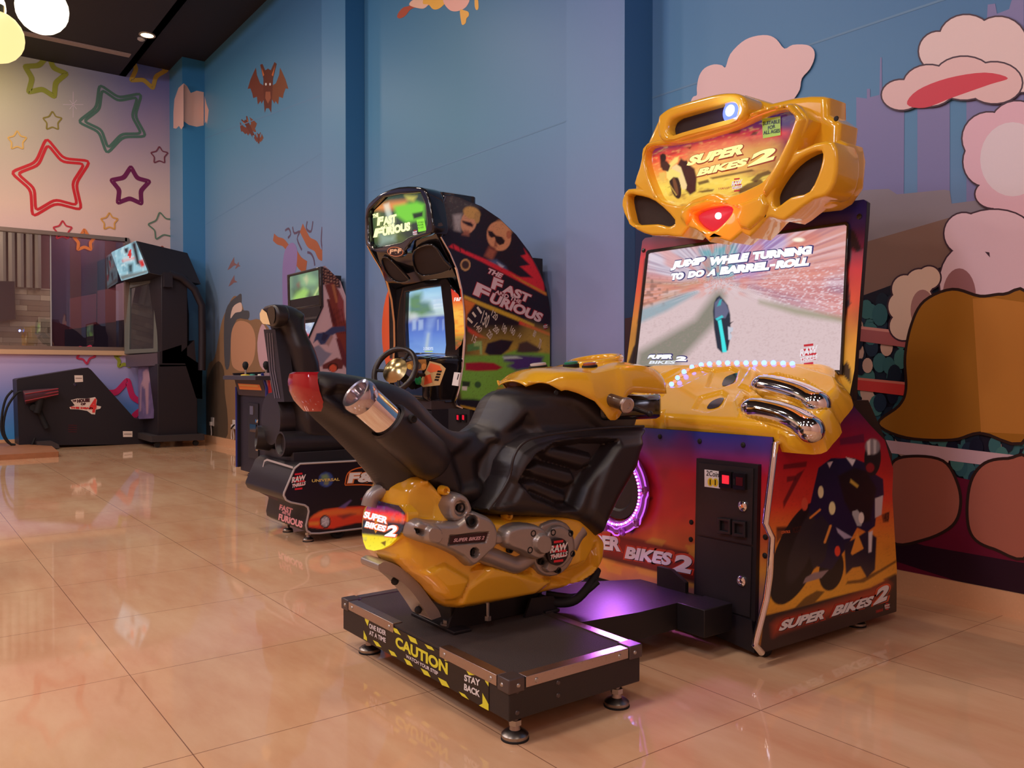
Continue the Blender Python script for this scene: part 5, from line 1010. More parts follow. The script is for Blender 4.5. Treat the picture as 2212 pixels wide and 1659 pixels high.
for sx in (1,):
    P = [(MX, a, b) for a, b in [(1.175,.50),(1.23,.49),(1.30,.465),(1.37,.42),(1.43,.36),(1.465,.30),(1.48,.245)]]; N = len(P)
    t = MB(); q = [(1.325,.485),(1.36,.475),(1.41,.44),(1.465,.385),(1.51,.325),(1.54,.285),(1.55,.26)]; lo = [(1.305,.478),(1.31,.455),(1.37,.425),(1.425,.375),(1.47,.315),(1.50,.27),(1.51,.255)]
    t.prism(FX(MX-.04), sm(q, 3, False)+sm(lo, 3, False)[::-1], 0, .13, SIL, smooth=True); t.build('undertail_strut', mb, bevel=.008)
for y, z in ((1.395,.415),(1.487,.30)): t = MB(); t.ball((MX+.06, y-.012, z-.01), .014, RUB, seg=10); t.build('bolt_hole', mb)
# purple lit ring in the front wheel position, on the cabinet panel
rgf = FY(FYP-.03); rc = (-2.80, .575); ring = None
CL_ = mat('clear_acrylic', (.85,.45,.9), .08, trans=.55, emit=None); R0 = .20
g2 = mat('purple_edge_glow', emit=(.55,.10,.75), es=1.3); t = MB(); PV = mat('purple_acrylic', (.30,.05,.38), .15, coat=.6)
t.solid(rgf, ell(rc[0], rc[1], R0, R0, 0, 48), [ell(rc[0], rc[1], R0*.72, R0*.72, 0, 40)], -.01, .012, PV, .004, 2); ring = t.build('led_wheel_ring', cab); ring['label'] = 'clear ring glowing purple and blue'
t = MB()
for sc2, rr_ in ((1., .004), (.86, .003)):
    P = [(rc[0]+R0*sc2*(1+.05*(k % 8 in (0, 1)))*math.cos(2*math.pi*k/64), FYP-.045, rc[1]+R0*sc2*(1+.05*(k % 8 in (0, 1)))*math.sin(2*math.pi*k/64)) for k in range(64)]; t.tube(P, rr_, g2, 6, closed=True)
t.build('glowing_edge', ring)
t = MB(); t.lathe((rc[0], FYP-.001, rc[1]), (0,-1,0), [(0,R0*.7),(.03,R0*.68),(.03,R0*.5),(.02,R0*.45),(.02,0)], BLK, 32); t.build('hub', ring)
LEDP, LEDB = mat('red_led', emit=(1,.12,.35), es=5), mat('violet_led', emit=(.35,.3,1), es=7)
for k in range(64):
    a = 2*math.pi*k/64
    if not (-1.9 < ((a+math.pi) % (2*math.pi))-math.pi < .9): continue
    t = MB(); t.ball((rc[0]+R0*.80*math.cos(a), FYP-.048, rc[1]+R0*.80*math.sin(a)), .0055, LEDB if k % 2 else LEDP, seg=8); t.build('led', ring)
for a in (.1, -.75, -1.3, -1.9): t = MB(); t.lathe((rc[0]+R0*.97*math.cos(a), FYP-.042, rc[1]+R0*.97*math.sin(a)), (0,-1,0), [(0,.02),(.008,.02),(.012,.012),(.008,.006),(.008,0)], PV, 16); t.build('boss', ring)
lamp('AREA', 'ring_helper_light', (rc[0]+.05, FYP-.10, rc[1]-.05), 5.5, (.62,.16,1.), .12, (rc[0]+.15, 1.6, .1))  # helper area light added for the purple spill of the ring's LEDs
# ================================================================== racing cabinet with the curved printed side
FXR, FXL, FY0 = -4.98, -6.03, 3.10
fc = thing('racing_cabinet', 'black car racing cabinet with big curved printed side panel and steering wheel', 'arcade machine', ((FXR+FXL)/2, 3.5, 0))
def clampx(L, f): return [(min(max(a, FXL+.03), FXR-.035), b) for a, b in f.P(L)]
sf = FX(FXR); fo = [(962,423),(952,455),(943,492),(952,510),(972,545),(988,582),(998,625),(1004,680),(1005,735),(1001,790),(993,840),(985,868),(988,876),(1000,881),(1030,888),(1100,905),(1187,920),(1188,680),(1186,655),(1180,625),(1165,585),(1143,545),(1115,508),(1080,474),(1040,447),(1000,430),(975,422)]
def ffart(a):
    a.C[:] = np.array(A(30, 20, 34, 1.0)); C = lambda L: cr(770, 380, .3256, L)
    a.poly(C([(590,130),(640,130),(850,210),(820,330),(700,380),(560,320)]), (72,66,66), 5, .9); a.noise(.25, (130,120,110), .35, .6); a.mix(np.clip((a.Y-495)/8, 0, 1), (26,18,32))
    a.poly(C([(700,250),(850,200),(960,300),(860,420),(740,420)]), (30,20,28), 6); a.poly(C([(640,260),(700,250),(690,370),(650,360)]), (176,166,166), 4, .8)
    # two printed faces with dark glasses
    a.ell(*C([(745,305)])[0], 17, 25, 12, (206,142,108), .12); a.ell(*C([(765,245)])[0], 19, 13, 20, (196,150,84), .25); a.ell(*C([(800,275)])[0], 6, 13, 0, (180,136,80), .3)
    a.poly(C([(700,295),(760,310),(775,325),(770,340),(740,330),(705,310)]), (36,16,20), 1.5); a.poly(C([(720,360),(750,370),(745,400),(700,390)]), (150,90,70), 3)
    a.ell(*C([(945,400)])[0], 26, 32, -14, (206,136,98), .08); a.ell(*C([(975,345)])[0], 20, 17, 30, (214,140,98), .4, .8); a.ell(*C([(1010,390)])[0], 5, 9, 0, (176,100,72), .2)
    a.poly(C([(872,362),(900,368),(925,395),(965,405),(985,430),(978,450),(950,460),(925,440),(918,405),(895,410),(878,395)]), (30,12,16), 1); a.poly(C([(920,425),(912,470),(935,470),(928,440)]), (150,84,60), 1.5); a.poly(C([(895,478),(925,492),(920,500),(892,488)]), (120,50,44), 1)
    a.poly(C([(880,470),(930,500),(900,560),(850,530)]), (150,80,60), 4); a.poly(C([(890,465),(925,480),(915,492),(885,480)]), (110,50,44), 2)
    a.poly(C([(860,560),(930,555),(990,600),(1010,640),(880,590)]), (70,84,120), 3); a.poly(C([(930,570),(980,600),(960,620)]), (170,170,190), 1.5)
    a.poly(C([(610,470),(640,450),(720,495),(850,550),(1030,640),(1240,760),(1250,790),(1020,670),(830,570),(700,510)]), (206,36,50), 1.5)
    a.poly(C([(1110,480),(1170,560),(1240,700),(1250,775),(1130,710),(1060,670),(1170,675),(1085,600),(1150,590),(1090,530),(1125,520)]), (206,36,48), 1.5)
    a.poly(C([(1020,650),(1080,680),(1260,775),(1262,795),(1100,705)]), (190,120,40), 1.5)
    for x in (640, 680, 715): a.line(C([(x,455)])[0], C([(x+10,500)])[0], 2, (30,12,24))
    a.ell(*C([(723,590)])[0], 11, 13, 0, (186,140,90), .1); a.ell(*C([(723,590)])[0], 8, 9, 0, (60,40,34), .3)
    # red band edge, gauge field and green car
    a.poly(C([(715,800),(850,850),(1050,930),(1290,1050),(1290,1300),(1250,1700),(640,1600),(700,1300),(730,1000)]), (28,18,26), 1.5)
    a.poly(C([(715,790),(850,845),(1050,925),(1180,985),(1180,1010),(1040,950),(840,870),(712,812)]), (190,150,46), 1.5); a.poly(C([(1080,960),(1290,1045),(1290,1065),(1080,985)]), (200,40,44), 1.5)
    a.poly(C([(710,815),(790,845),(735,920),(728,1000),(722,900)]), (196,106,40), 2); a.poly(C([(735,1000),(870,1080),(790,1070),(740,1030)]), (190,26,40), 2)
    g = np.clip((a.Y-(700+0*a.X))/50, 0, 1)*np.clip((a.X-1005)/60+.4, 0, 1); a.mix(g, (168,136,54), .9)
    a.poly(C([(1130,1000),(1290,1060),(1290,1330),(1220,1330),(1140,1150)]), (186,150,66), 20, .7)
    GR = (112,160,58)
    a.poly(C([(720,1190),(840,1190),(980,1180),(1080,1150),(1200,1170),(1290,1180),(1290,1360),(1180,1370),(1080,1340),(1050,1400),(940,1400),(880,1560),(700,1500),(680,1350)]), GR, 3); a.poly(C([(735,1120),(830,1100),(835,1150),(735,1165)]), (80,130,70), 1.5)
    a.poly(C([(780,1100),(830,1095),(835,1185),(820,1185),(815,1130),(780,1130)]), (150,180,110), 1.5)
    a.poly(C([(850,1170),(870,1110),(960,1085),(1040,1095),(1010,1150),(960,1190),(880,1190)]), (30,20,34), 2); a.poly(C([(1060,1170),(1080,1110),(1130,1095),(1230,1150),(1200,1170),(1100,1175)]), (70,50,44), 3)
    a.poly(C([(980,1190),(1100,1190),(1240,1200),(1230,1240),(1160,1280),(1060,1290),(1000,1260),(1040,1240),(980,1230)]), (70,44,110), 4); a.poly(C([(970,1200),(1060,1195),(1100,1210),(980,1215)]), (180,190,190), 2)
    a.poly(C([(722,1240),(820,1235),(910,1240),(970,1270),(930,1290),(800,1295),(722,1290)]), (150,20,40), 2); a.noise(.6, (80,10,30), .3, .6); a.ell(*C([(805,1385)])[0], 7, 7, 0, (50,80,40), .3)
    a.poly(C([(700,1360),(755,1365),(750,1400),(700,1395)]), (40,50,30), 1.5); a.poly(C([(700,1395),(735,1398),(733,1425),(700,1420)]), (200,190,180), 1); a.poly(C([(1040,1310),(1090,1300),(1080,1380),(1040,1400)]), (30,24,30), 3)
    a.poly(C([(660,1480),(780,1480),(900,1500),(960,1560),(1300,1640),(1300,1750),(600,1700)]), (24,16,26), 3); a.poly(C([(690,1520),(860,1555),(850,1575),(690,1535)]), (180,140,40), 1.5)
t = MB(); L = sf.P(fo); t.ppaint(sf, L, .0075, VC, ffart, 1.0, .001); t.prism(sf, L, -.02, 0, BLK)
C = lambda x, y: (770+x*.3256, 380+y*.3256)
def ft(s_, a_, b_, c_, col=(206,170,178), b=.05, out=True):
    a_, b_, c_ = C(*a_), C(*b_), C(*c_)
    if out: t.text(sf, s_, (a_[0]-1.5,a_[1]+1), (b_[0]+1.5,b_[1]+1.5), (c_[0]-1,c_[1]-1.5), ink(150,40,50), .002, b+.05)
    t.text(sf, s_, a_, b_, c_, ink(*col), .003, b)
ft('THE', (860,640), (955,680), (880,612)); ft('F', (890,745), (955,770), (910,670)); ft('AST', (962,770), (1140,845), (985,715)); ft('AND THE', (915,778), (1085,850), (925,755), b=.03)
ft('F', (770,785), (865,830), (800,705)); ft('URIOUS', (875,835), (1215,975), (905,775))
for s_, a_, b_, c_ in (('130',(820,975),(862,1015),(845,890)),('120',(890,925),(925,965),(905,885)),('140',(775,1000),(812,1045),(800,970)),('15',(760,1095),(785,1115),(775,1050)),('200',(900,1020),(930,1055),(920,985)),('220',(860,1055),(885,1090),(880,1015)),
                       ('180',(960,1020),(985,1055),(975,975)),('160',(1015,1030),(1040,1065),(1030,990)),('14',(1068,1065),(1080,1080),(1085,1040)),('80',(1165,1060),(1180,1075),(1180,1020)),('70',(1200,1140),(1215,1155),(1215,1075))): ft(s_, a_, b_, c_, (190,172,160), .02, False)
for a_, b_ in (((800,870),(828,912)),((768,905),(790,935)),((735,942),(768,975))): t.st(sf, [C(*a_), C(*b_)], .018, ink(200,186,176), .003)
raw(t, sf, *C(1252,1000), 5, 6, .002); t.build('side_panel', fc)
def trim(f, px, nm, m=CHR, r=.011): 
    t = MB(); t.tube([tuple(f.w(a, b, -.009)) for a, b in f.P(px)], r, m, 8); o = t.build(nm, fc); return o
o = trim(sf, fo[:14], 'edge_trim'); o['label'] = 'chrome strip along the front edge of the printed side'
trim(sf, fo[17:]+[fo[0]], 'edge_trim', GLOSS, .008)
t = MB(); t.prism(FX(FXL+.02), L, -.02, 0, BLK); t.build('side_panel', fc)
t = MB(); t.tube([(FXL+.01, a, b) for a, b in sf.P(fo[:14])], .011, mat('gold_chrome', (.8,.55,.3), .12, metal=1), 8); t.build('edge_trim', fc)
# monitor housing, screen
t = MB(); t.box(FXL+.03, FXR-.03, 3.42, 4.05, .05, 2.0, BLK); t.prism(FX(FXL+.03), [(3.05,.05),(3.45,.05),(3.45,.86),(3.05,.86)], 0, FXR-FXL-.06, BLK); t.build('cabinet_body', fc)
mf2 = FY(3.36); t = MB(); SO2 = mf2.P([(884,632),(922,624),(961,619),(968,680),(972,745),(970,764),(925,762),(885,762),(882,700)])
t.solid(FY(3.34), mf2.P([(848,622),(905,606),(975,600),(1000,640),(1000,770),(850,775)]), [SO2], -.04, .02, GLOSS, .01, 2); t.build('screen_bezel', fc)
def ffgame(a):
    a.grad((920,620), (930,765), [(0,(150,206,236)),(.25,(200,226,240)),(.42,(190,210,210)),(.46,(80,100,180)),(.7,(96,130,210)),(1,(130,170,226))])
    B = lambda L: cr(780, 560, .205, L)
    a.poly(B([(500,400),(560,360),(640,350),(640,440),(720,450),(760,560),(640,600),(560,580),(500,620)]), (84,130,70), 7, .9); a.poly(B([(500,560),(580,580),(600,640),(500,660)]), (220,220,220), 5, .6)
    a.poly(B([(700,620),(790,600),(740,760),(720,980),(660,980),(680,760)]), (150,176,226), 5, .6); a.poly(B([(700,780),(720,780),(700,960),(670,960)]), (200,214,200), 3, .6)
    for x0, x1 in ((540,580),(605,655),(805,815),(860,870)): a.poly(B([(x0,640),(x1,635),(x1,740),(x0,750)]), (170,190,226), 2, .8)
    for y in (440, 480, 510): a.line(B([(770,y)])[0], B([(900,y-18)])[0], 2.5, (240,250,255), 1.5, .8)
    a.noise(.07, (60,90,190), .2, .5, .4, 1)
t = MB(); t.ppaint(mf2, SO2, .012, VCG, ffgame, None, 0); t.text(mf2, '2 CREDITS', (915,756), (936,756), (915,750), glow(230,240,255), .002, .02); t.pp(mf2, [(918,758),(935,758),(935,760),(918,760)], glow(180,210,90), .002); t.build('screen', fc)
ip = Fr((FXR-.03, 3.16, 1.4), (-.42,-1.,0), (0,0,1)); 
pf_ = FY(3.22); t = MB(); PI_ = [(974,623),(990,636),(1000,660),(1003,720),(996,745),(984,757),(982,700),(978,660)]
def insart(a):
    a.grad((985,620), (990,758), [(0,(190,30,40)),(.2,(230,80,40)),(.4,(250,190,80)),(.7,(246,170,60)),(.85,(90,100,50)),(1,(170,60,40))]); a.noise(.3, (240,90,30), .4, .5, .3, 1)
t.ppaint(pf_, pf_.P(PI_), .008, VCG, insart, None, 0); t.text(pf_, 'F&F', (981,651), (996,650), (982,643), glow(250,240,230), .002, .03); t.build('instruction_panel', fc)
# speaker canopy and marquee head
hd = FY(3.02); HO = [(797,530),(795,495),(797,452),(812,432),(835,416),(868,405),(905,404),(925,410),(934,430),(941,470),(943,498),(934,508),(898,520),(880,545),(850,545),(820,545)]
hs = FY(3.0); HS = [(804,522),(800,470),(804,455),(834,426),(870,420),(915,418),(926,445),(930,482),(926,500),(890,512),(875,523),(845,529),(815,536)]
t = MB(); t.solid(hd, hd.P(sm(HO, 2)), [hd.P(sm(HS, 1))], -.10, .03, GLOSS, .014, 3)
t.solid(hd, clampx([(797,470),(830,425),(890,402),(945,402),(966,418),(960,450),(945,500),(900,530),(820,540)], hd), [], -.42, -.10, GLOSS, .03, 3); t.build('marquee_hood', fc)
t = MB(); cp = lambda L, h: [tuple(FY(h).w(*FY(h).p(*q))) for q in L]
A0 = cp([(812,540),(850,545),(898,520),(942,505)], 3.02); A1 = cp([(838,628),(870,618),(925,604),(985,598)], 3.30); t.add(A0+A1, [(0,4,5,1),(1,5,6,2),(2,6,7,3)], GLOSS, False)
Bv = [tuple(sf.w(*q, -.02)) for q in sf.P([(943,492),(972,545),(988,582),(996,612)])]; t.add([A0[3]]+Bv+[A1[3]], [(0,1,2,3,4,5)], GLOSS)
t.build('speaker_canopy', fc)
for L in ([(899,540),(935,528),(960,560),(972,580),(915,592),(898,570)], [(828,560),(842,556),(876,590),(884,603),(860,606),(840,590)]):
    f3 = Fr((A0[1][0], 3.06, A0[1][2]), (1,0,0), (0,-.28,.36)); t = MB(); q = sm(f3.P(L), 3); t.solid(f3, [(a+(a-np.mean([z[0] for z in q]))*.08, b+(b-np.mean([z[1] for z in q]))*.08) for a, b in q], [q], .0, .02, GLOSS, .008, 2); t.poly(f3, q, SPK, .005); t.build('speaker_grille', fc)
def ffmarq(a):
    a.C[:] = np.array(S(34,40,40)); a.grad((800,420), (925,530), [(0,(60,90,70)),(.4,(50,70,60)),(1,(40,46,40))]); C = lambda L: cr(770, 380, .3256, L)
    a.poly(C([(110,200),(220,170),(330,160),(340,210),(200,230),(120,230)]), (236,150,80), 6, .9); a.poly(C([(250,200),(400,170),(450,190),(450,290),(330,310),(260,260)]), (120,210,60), 5); a.poly(C([(370,250),(440,235),(440,270),(380,285)]), (30,50,34), 2)
    a.poly(C([(320,130),(400,135),(380,170),(340,165)]), (210,200,90), 4, .8); a.poly(C([(180,190),(215,180),(270,400),(235,420)]), (240,250,230), 3, .6); a.poly(C([(110,250),(160,240),(330,420),(300,440),(120,440)]), (90,110,50), 8, .8)
    a.poly(C([(150,380),(160,460),(260,430),(250,400)]), (170,200,190), 6, .5)
t = MB(); q = hs.P(sm(HS, 1)); q = [(a+(a-np.mean([z[0] for z in q]))*.05, b+(b-np.mean([z[1] for z in q]))*.05) for a, b in q]; t.ppaint(hs, q, .009, VCG, ffmarq, None, -.03)
hs2 = FY(3.028)
for s_, a_, b_, c_ in (('THE',(112,282),(150,272),(112,255)),('F',(140,332),(180,325),(145,275)),('AST',(182,330),(270,308),(182,275)),('AND THE',(160,358),(255,335),(160,338)),('F',(115,410),(172,402),(130,350)),('URIOUS',(178,400),(362,362),(178,345))):
    a_, b_, c_ = C(*a_), C(*b_), C(*c_); t.text(hs2, s_, a_, b_, c_, glow(250,255,180,1.3), .006, .07)
t.pp(hs2, cr(770, 380, .3256, [(402,292),(452,282),(468,362),(415,372)]), glow(140,230,60), .005)
for s_, y in (('SUITABLE',318),('FOR',335),('ALL AGES',352)): t.text(hs2, s_, C(412,y), C(452,y-6), C(412,y-12), glow(30,70,20), .008, .01)
raw(t, hs2, *C(394,380), 5, 7, .007, -.35, glow); t.build('marquee_sign', fc)
t = MB(); bf2 = FY(3.0); t.solid(bf2, bf2.P(ell(857,544,19,12,5)), [], -.02, .01, GLOSS, .006); t.pp(bf2, ell(857,544,17.5,10.5,5), ink(190,110,70), .012); t.pp(bf2, ell(857,544,16,9,5), ink(40,14,10), .013); t.text(bf2, 'F&F', (845,549), (870,547), (846,539), ink(214,160,130), .014, .06); t.build('maker_badge', fc)
# dash with wheel
dk = FY(3.04); t = MB(); t.relief(dk, clampx([(852,778),(868,766),(905,765),(950,772),(975,785),(992,800),(1004,850),(985,868),(940,872),(900,870),(862,850),(850,820)], dk), .03, .05, .012, GLOSS, -.12, -.4, n=2); t.build('dash_panel', fc)
t = MB(); wd = FY(3.10); t.prism(wd, clampx([(862,845),(985,868),(1000,880),(982,890),(905,878)], wd), -.3, .05, mat('grey_plastic', (.07,.05,.045), .35)); t.build('dash_underside', fc)
d2 = FY(3.0); t = MB()
t.pp(d2, [(928,780),(952,786),(963,796),(950,832),(914,836),(905,828),(920,800)], ink(176,140,96), .0); t.pp(d2, [(930,784),(950,790),(955,800),(930,805),(922,800)], ink(206,90,50), .001); t.pp(d2, [(918,812),(930,808),(934,826),(916,832)], ink(190,70,40), .001)
for k_ in range(4): t.pp(d2, [(946-k_*2,800+k_*6),(955-k_*2,801+k_*6),(953-k_*2,805+k_*6),(944-k_*2,804+k_*6)], ink(30,22,20), .001)
t.pp(d2, [(878,783),(898,777),(920,776),(922,790),(916,800),(890,800),(878,795)], ink(150,96,40), .0); t.pp(d2, ell(885,792,5,6), ink(206,150,60), .001); t.pp(d2, ell(902,790,8,9), ink(70,56,50), .001); t.pp(d2, ell(916,792,5,7), ink(206,130,60), .001); t.build('dash_decals', fc)
t = MB(); c = d2.w(*d2.p(906,822)); t.lathe(c, (0,-1,0), [(0,.03),(.02,.028),(.022,0)], mat('green_start', (.02,.35,.12), .3), 18); t.build('start_button', fc)
t = MB(); c2 = d2.w(*d2.p(917,810)); t.cyl(c2, (c2[0]+.03, c2[1]-.07, c2[2]-.0), .012, RUB, 10); t.ball((c2[0]+.03, c2[1]-.08, c2[2]), .022, RUB, seg=12); t.build('shifter', fc)
t = MB(); t.prism(d2, d2.P([(981,804),(994,806),(989,834),(976,832)]), -.02, -.0, ink(214,206,206)); t.pp(d2, [(990,808),(992,808),(989,820),(987,820)], ink(40,30,40), .001); t.build('price_sticker', fc)
wc = np.array(FY(2.80).w(*FY(2.80).p(853,800))); wn = np.array([.42,-.80,.42]); wn /= np.linalg.norm(wn); we = np.cross(wn, [0,0,1.]); we /= np.linalg.norm(we); wg = np.cross(we, wn); WR = .165
wheel = MB(); wheel.tube([tuple(wc+WR*(math.cos(a)*we+math.sin(a)*wg)) for a in np.linspace(0, 2*math.pi, 41)[:-1]], .02, mat('wheel_grip', (.03,.022,.02), .25), 10, closed=True); wo = wheel.build('steering_wheel', fc)
t = MB(); t.lathe(wc-wn*.02, wn, [(-.0,.03),(.01,.09),(.02,.095),(.03,.07)], mat('gold_hub', (.55,.42,.2), .2, metal=1), 24); t.lathe(wc-wn*.02, wn, [(.03,.07),(.045,.035),(.047,0)], mat('gold_hub', (.55,.42,.2), .2, metal=1), 24); t.build('wheel_hub', wo)
t = MB()
for a in (0, 2.1, 4.2): q = math.cos(a)*we+math.sin(a)*wg; t.tube([tuple(wc+q*.07-wn*.01), tuple(wc+q*WR)], .011, RUB, 8)
t.cyl(tuple(wc-wn*.02), tuple(wc-wn*.26), .03, RUB, 12); t.build('wheel_spokes', wo)
t = MB(); df2 = FY(3.045); t.prism(df2, df2.P([(974,882),(1020,885),(1020,960),(974,950)]), 0, .02, DG)
for x in (997, 1009): t.prism(df2, df2.P([(x-4,894),(x+5,895),(x+5,912),(x-4,910)]), .02, .03, GLOSS); t.pp(df2, [(x-2,896),(x+2,896.5),(x+2,907),(x-2,906)], glow(230,20,50), .032)
t.build('coin_door', fc)
for x, y in ((-5.1,3.15),(-5.9,3.15),(-5.1,3.9),(-5.9,3.9)): foot(x, y, .06, fc, .04)
# ================================================================== racing seat unit
st_ = thing('driver_seat_unit', 'moulded black racing seat on a long black printed pedestal in front of the racing cabinet', 'seat', (-5.55, 2.5, 0))
SX = -5.15; s5 = FX(SX)
PO = [(648,1002),(760,996),(860,988),(960,975),(1010,970),(1010,1120),(860,1132),(690,1152),(672,1152),(663,1146),(661,1135),(667,1105),(665,1096),(658,1091),(628,1085),(618,1080),(613,1070),(614,1064),(636,1012)]
def seatart(a):
    a.C[:] = np.array(A(24,16,26)); C = lambda L: cr(600, 750, .3014, L)
    RC = (196,56,36)
    a.poly(C([(222,1240),(260,1200),(330,1165),(430,1150),(600,1140),(760,1150),(900,1160),(900,1240),(560,1260),(430,1290),(400,1300),(300,1300),(222,1290)]), RC, 1.5)
    a.poly(C([(235,1225),(300,1180),(420,1160),(600,1160),(600,1200),(450,1200),(300,1215)]), (226,110,50), 4, .7); a.poly(C([(222,1255),(300,1250),(290,1275),(222,1275)]), (226,130,50), 3, .8)
    a.poly(C([(435,1150),(520,1095),(530,1098),(480,1155)]), (90,70,120), 1.5); a.poly(C([(600,1085),(660,1095),(650,1110),(610,1105)]), (160,30,40), 2)
    a.ell(*C([(340,1250)])[0], 12, 14, 0, (40,30,36), .08); a.ell(*C([(340,1250)])[0], 9.5, 11, 0, (150,140,150), .1); a.ell(*C([(340,1250)])[0], 3, 3, 0, (60,50,60), .1); a.poly(C([(430,1210),(520,1190),(560,1195),(470,1230)]), (60,40,50), 3, .7)
    for an in range(5):
        x, y = C([(340,1250)])[0]; a.line((x,y), (x+8*math.cos(an*1.257), y+9*math.sin(an*1.257)), 2.4, (190,180,190))
    x, y = C([(345,948)])[0]; a.ell(x, y, 16, 16, 0, (44,60,120), .1); a.poly([(x-10,y-9),(x+2,y-12),(x+8,y-4),(x-2,y+2),(x-9,y)], (110,130,80), 3, .8); a.poly([(x-3,y+4),(x+8,y+3),(x+4,y+12),(x-4,y+11)], (120,120,70), 2, .8)
t = MB(); L = [(min(a, 3.03), b) for a, b in s5.P(PO)]; t.ppaint(s5, L, .008, VC, seatart, 1.0, .001); t.prism(s5, L, -.72, 0, BLK)
C3 = lambda x, y: (600+x*.3014, 750+y*.3014)
raw(t, s5, *C3(148,965), 16, 20, .002, -.35); 
def s5t(s_, a_, b_, c_, col, b=.05, h=.004): t.text(s5, s_, C3(*a_), C3(*b_), C3(*c_), ink(*col), h, b)
s5t('UNIVERSAL', (242,968), (442,956), (243,947), (186,160,90), .03)
t.st(s5, cr(600, 750, .3014, sm([(480,985),(500,905),(560,870),(640,860),(740,870)], 4, False)), .008, ink(190,90,40), .003); t.st(s5, cr(600, 750, .3014, sm([(480,988),(600,985),(720,990),(800,975),(830,940)], 4, False)), .008, ink(190,90,40), .003)
s5t('F&F', (492,980), (760,965), (510,897), (200,110,60), .1, .003); s5t('F&F', (498,975), (752,960), (515,902), (220,206,214), .05)
t.build('pedestal', st_, bevel=.003)
t = MB(); t.tube([tuple(s5.w(a, b, .0)) for a, b in s5.P(PO[6:]+[PO[0], PO[1], PO[2]])], .007, mat('pale_edging', (.5,.46,.46), .3), 6); t.build('edge_trim', st_)
ef = FY(2.085); t = MB(); EO = ef.P([(555,1045),(575,990),(638,1008),(613,1085),(610,1090),(558,1068)]); 
t.st(ef, [(556,1062),(572,996),(578,993),(634,1010)], .014, mat('pale_edging', (.5,.46,.46), .3), .004); t.pp(ef, [(566,1040),(603,1056),(600,1082),(562,1064)], ink(60,20,20), .002)
for k_, c in enumerate(((206,160,60),(150,40,40),(206,160,60),(120,30,30))): t.pp(ef, ell(583,1054,20-4*k_,13-2.5*k_,18), ink(*c), .003+.001*k_)
t.text(ef, 'F&F', (573,1058), (597,1066), (574,1046), ink(230,214,214), .009, .05); t.build('end_decal', st_)
eg = FY(2.165); t = MB()
for s_, a_, b_, c_ in (('FAST',(612,1100),(640,1110),(614,1088)),('AND THE',(618,1108),(636,1114),(619,1102)),('FURIOUS',(610,1122),(662,1140),(612,1108))): t.text(eg, s_, a_, b_, c_, ink(200,130,140), .03, .05)
t.build('end_lettering', st_)
t = MB(); t.box(-5.85, -5.32, 2.16, 2.9, .50, .585, mat('dark_step', (.03,.026,.03), .5)); t.build('seat_plinth', st_, bevel=.004)
SM = SEAT
def lens_(z0): pass
cs = FX(-5.575)
t = MB(); sb = [(2.10,1.50),(2.11,1.555),(2.16,1.59),(2.24,1.585),(2.30,1.56),(2.34,1.52),(2.335,1.42),(2.37,1.33),(2.42,1.20),(2.44,1.0),(2.47,.86),(2.56,.78),(2.75,.76),(2.92,.80),(2.96,.74),(2.9,.64),(2.6,.60),(2.3,.62),(2.21,.70),(2.19,.95),(2.17,1.2),(2.14,1.38),(2.12,1.43)]
sh = lambda Y, Z: np.interp(Z, [.6,.8,.95,1.3,1.42,1.5,1.6], [.24,.24,.21,.20,.155,.13,.10])
for m_ in (None, -5.575): t.mx = m_; t.relief(cs, sb, sh, .09, .014, SM, .0, None, n=2)
t.mx = None; t.build('seat_shell', st_)
t = MB(); hf = FY(2.10); hp = [(577,672),(582,662),(600,658),(608,664),(612,680),(608,698),(596,706),(582,700),(574,690)]; t.solid(hf, hf.P(sm(hp, 2)), [], -.05, .04, SM, .02, 3); t.build('headrest_hood', st_)
t = MB(); t.pp(hf, [(575,678),(580,668),(590,676),(598,702),(582,700),(576,692)], mat('tan_fabric', A(214,170,128), .7), .046, 0); t.pp(hf, sm([(592,672),(600,662),(607,668),(608,690),(602,702),(596,692)], 3), mat('dark_foam', (.06,.035,.015), .8), .046); t.build('headrest_pad', st_)
t = MB(); bf3 = FY(2.13)
for k_ in range(3): t.stroke(bf3, bf3.P([(586+k_*5,720),(592+k_*5,800),(603+k_*5,860)]), .012, STL, .03)
t.prism(bf3, bf3.P([(577,712),(602,712),(622,868),(598,868)]), -.06, .025, SM); t.build('back_ribs', st_)
t = MB(); dc = np.array([-5.60, 2.11, .80]); t.lathe(dc, (0,-1,0), [(-.30,.16),(-.02,.185),(.0,.18),(.0,.17),(.0,0)], SM, 32); t.build('rear_drum', st_)
for q0, q1, r in (((-5.80,2.08,.66),(-5.70,2.5,.62),.085),((-5.40,2.10,.64),(-5.42,2.75,.62),.085)):
    t = MB(); t.lathe(q0, np.array(q1)-np.array(q0), [(.03,0),(.03,r*.7),(-.0,r*.85),(.0,r),(.3,r*1.1),(.62,r*.9),(.64,0)], SM, 24); t.build('side_pod', st_)
for x, y in ((-5.22,2.22),(-5.62,2.24)): foot(x, y, .10, st_, .035)
t = MB(); t.lathe((-5.2, 2.42, .055), (1,0,0), [(-.02,0),(-.02,.05),(-.01,.055),(.01,.055),(.02,.05),(.02,.03),(.012,.025),(.012,0)], RUB, 22); t.build('caster', st_)
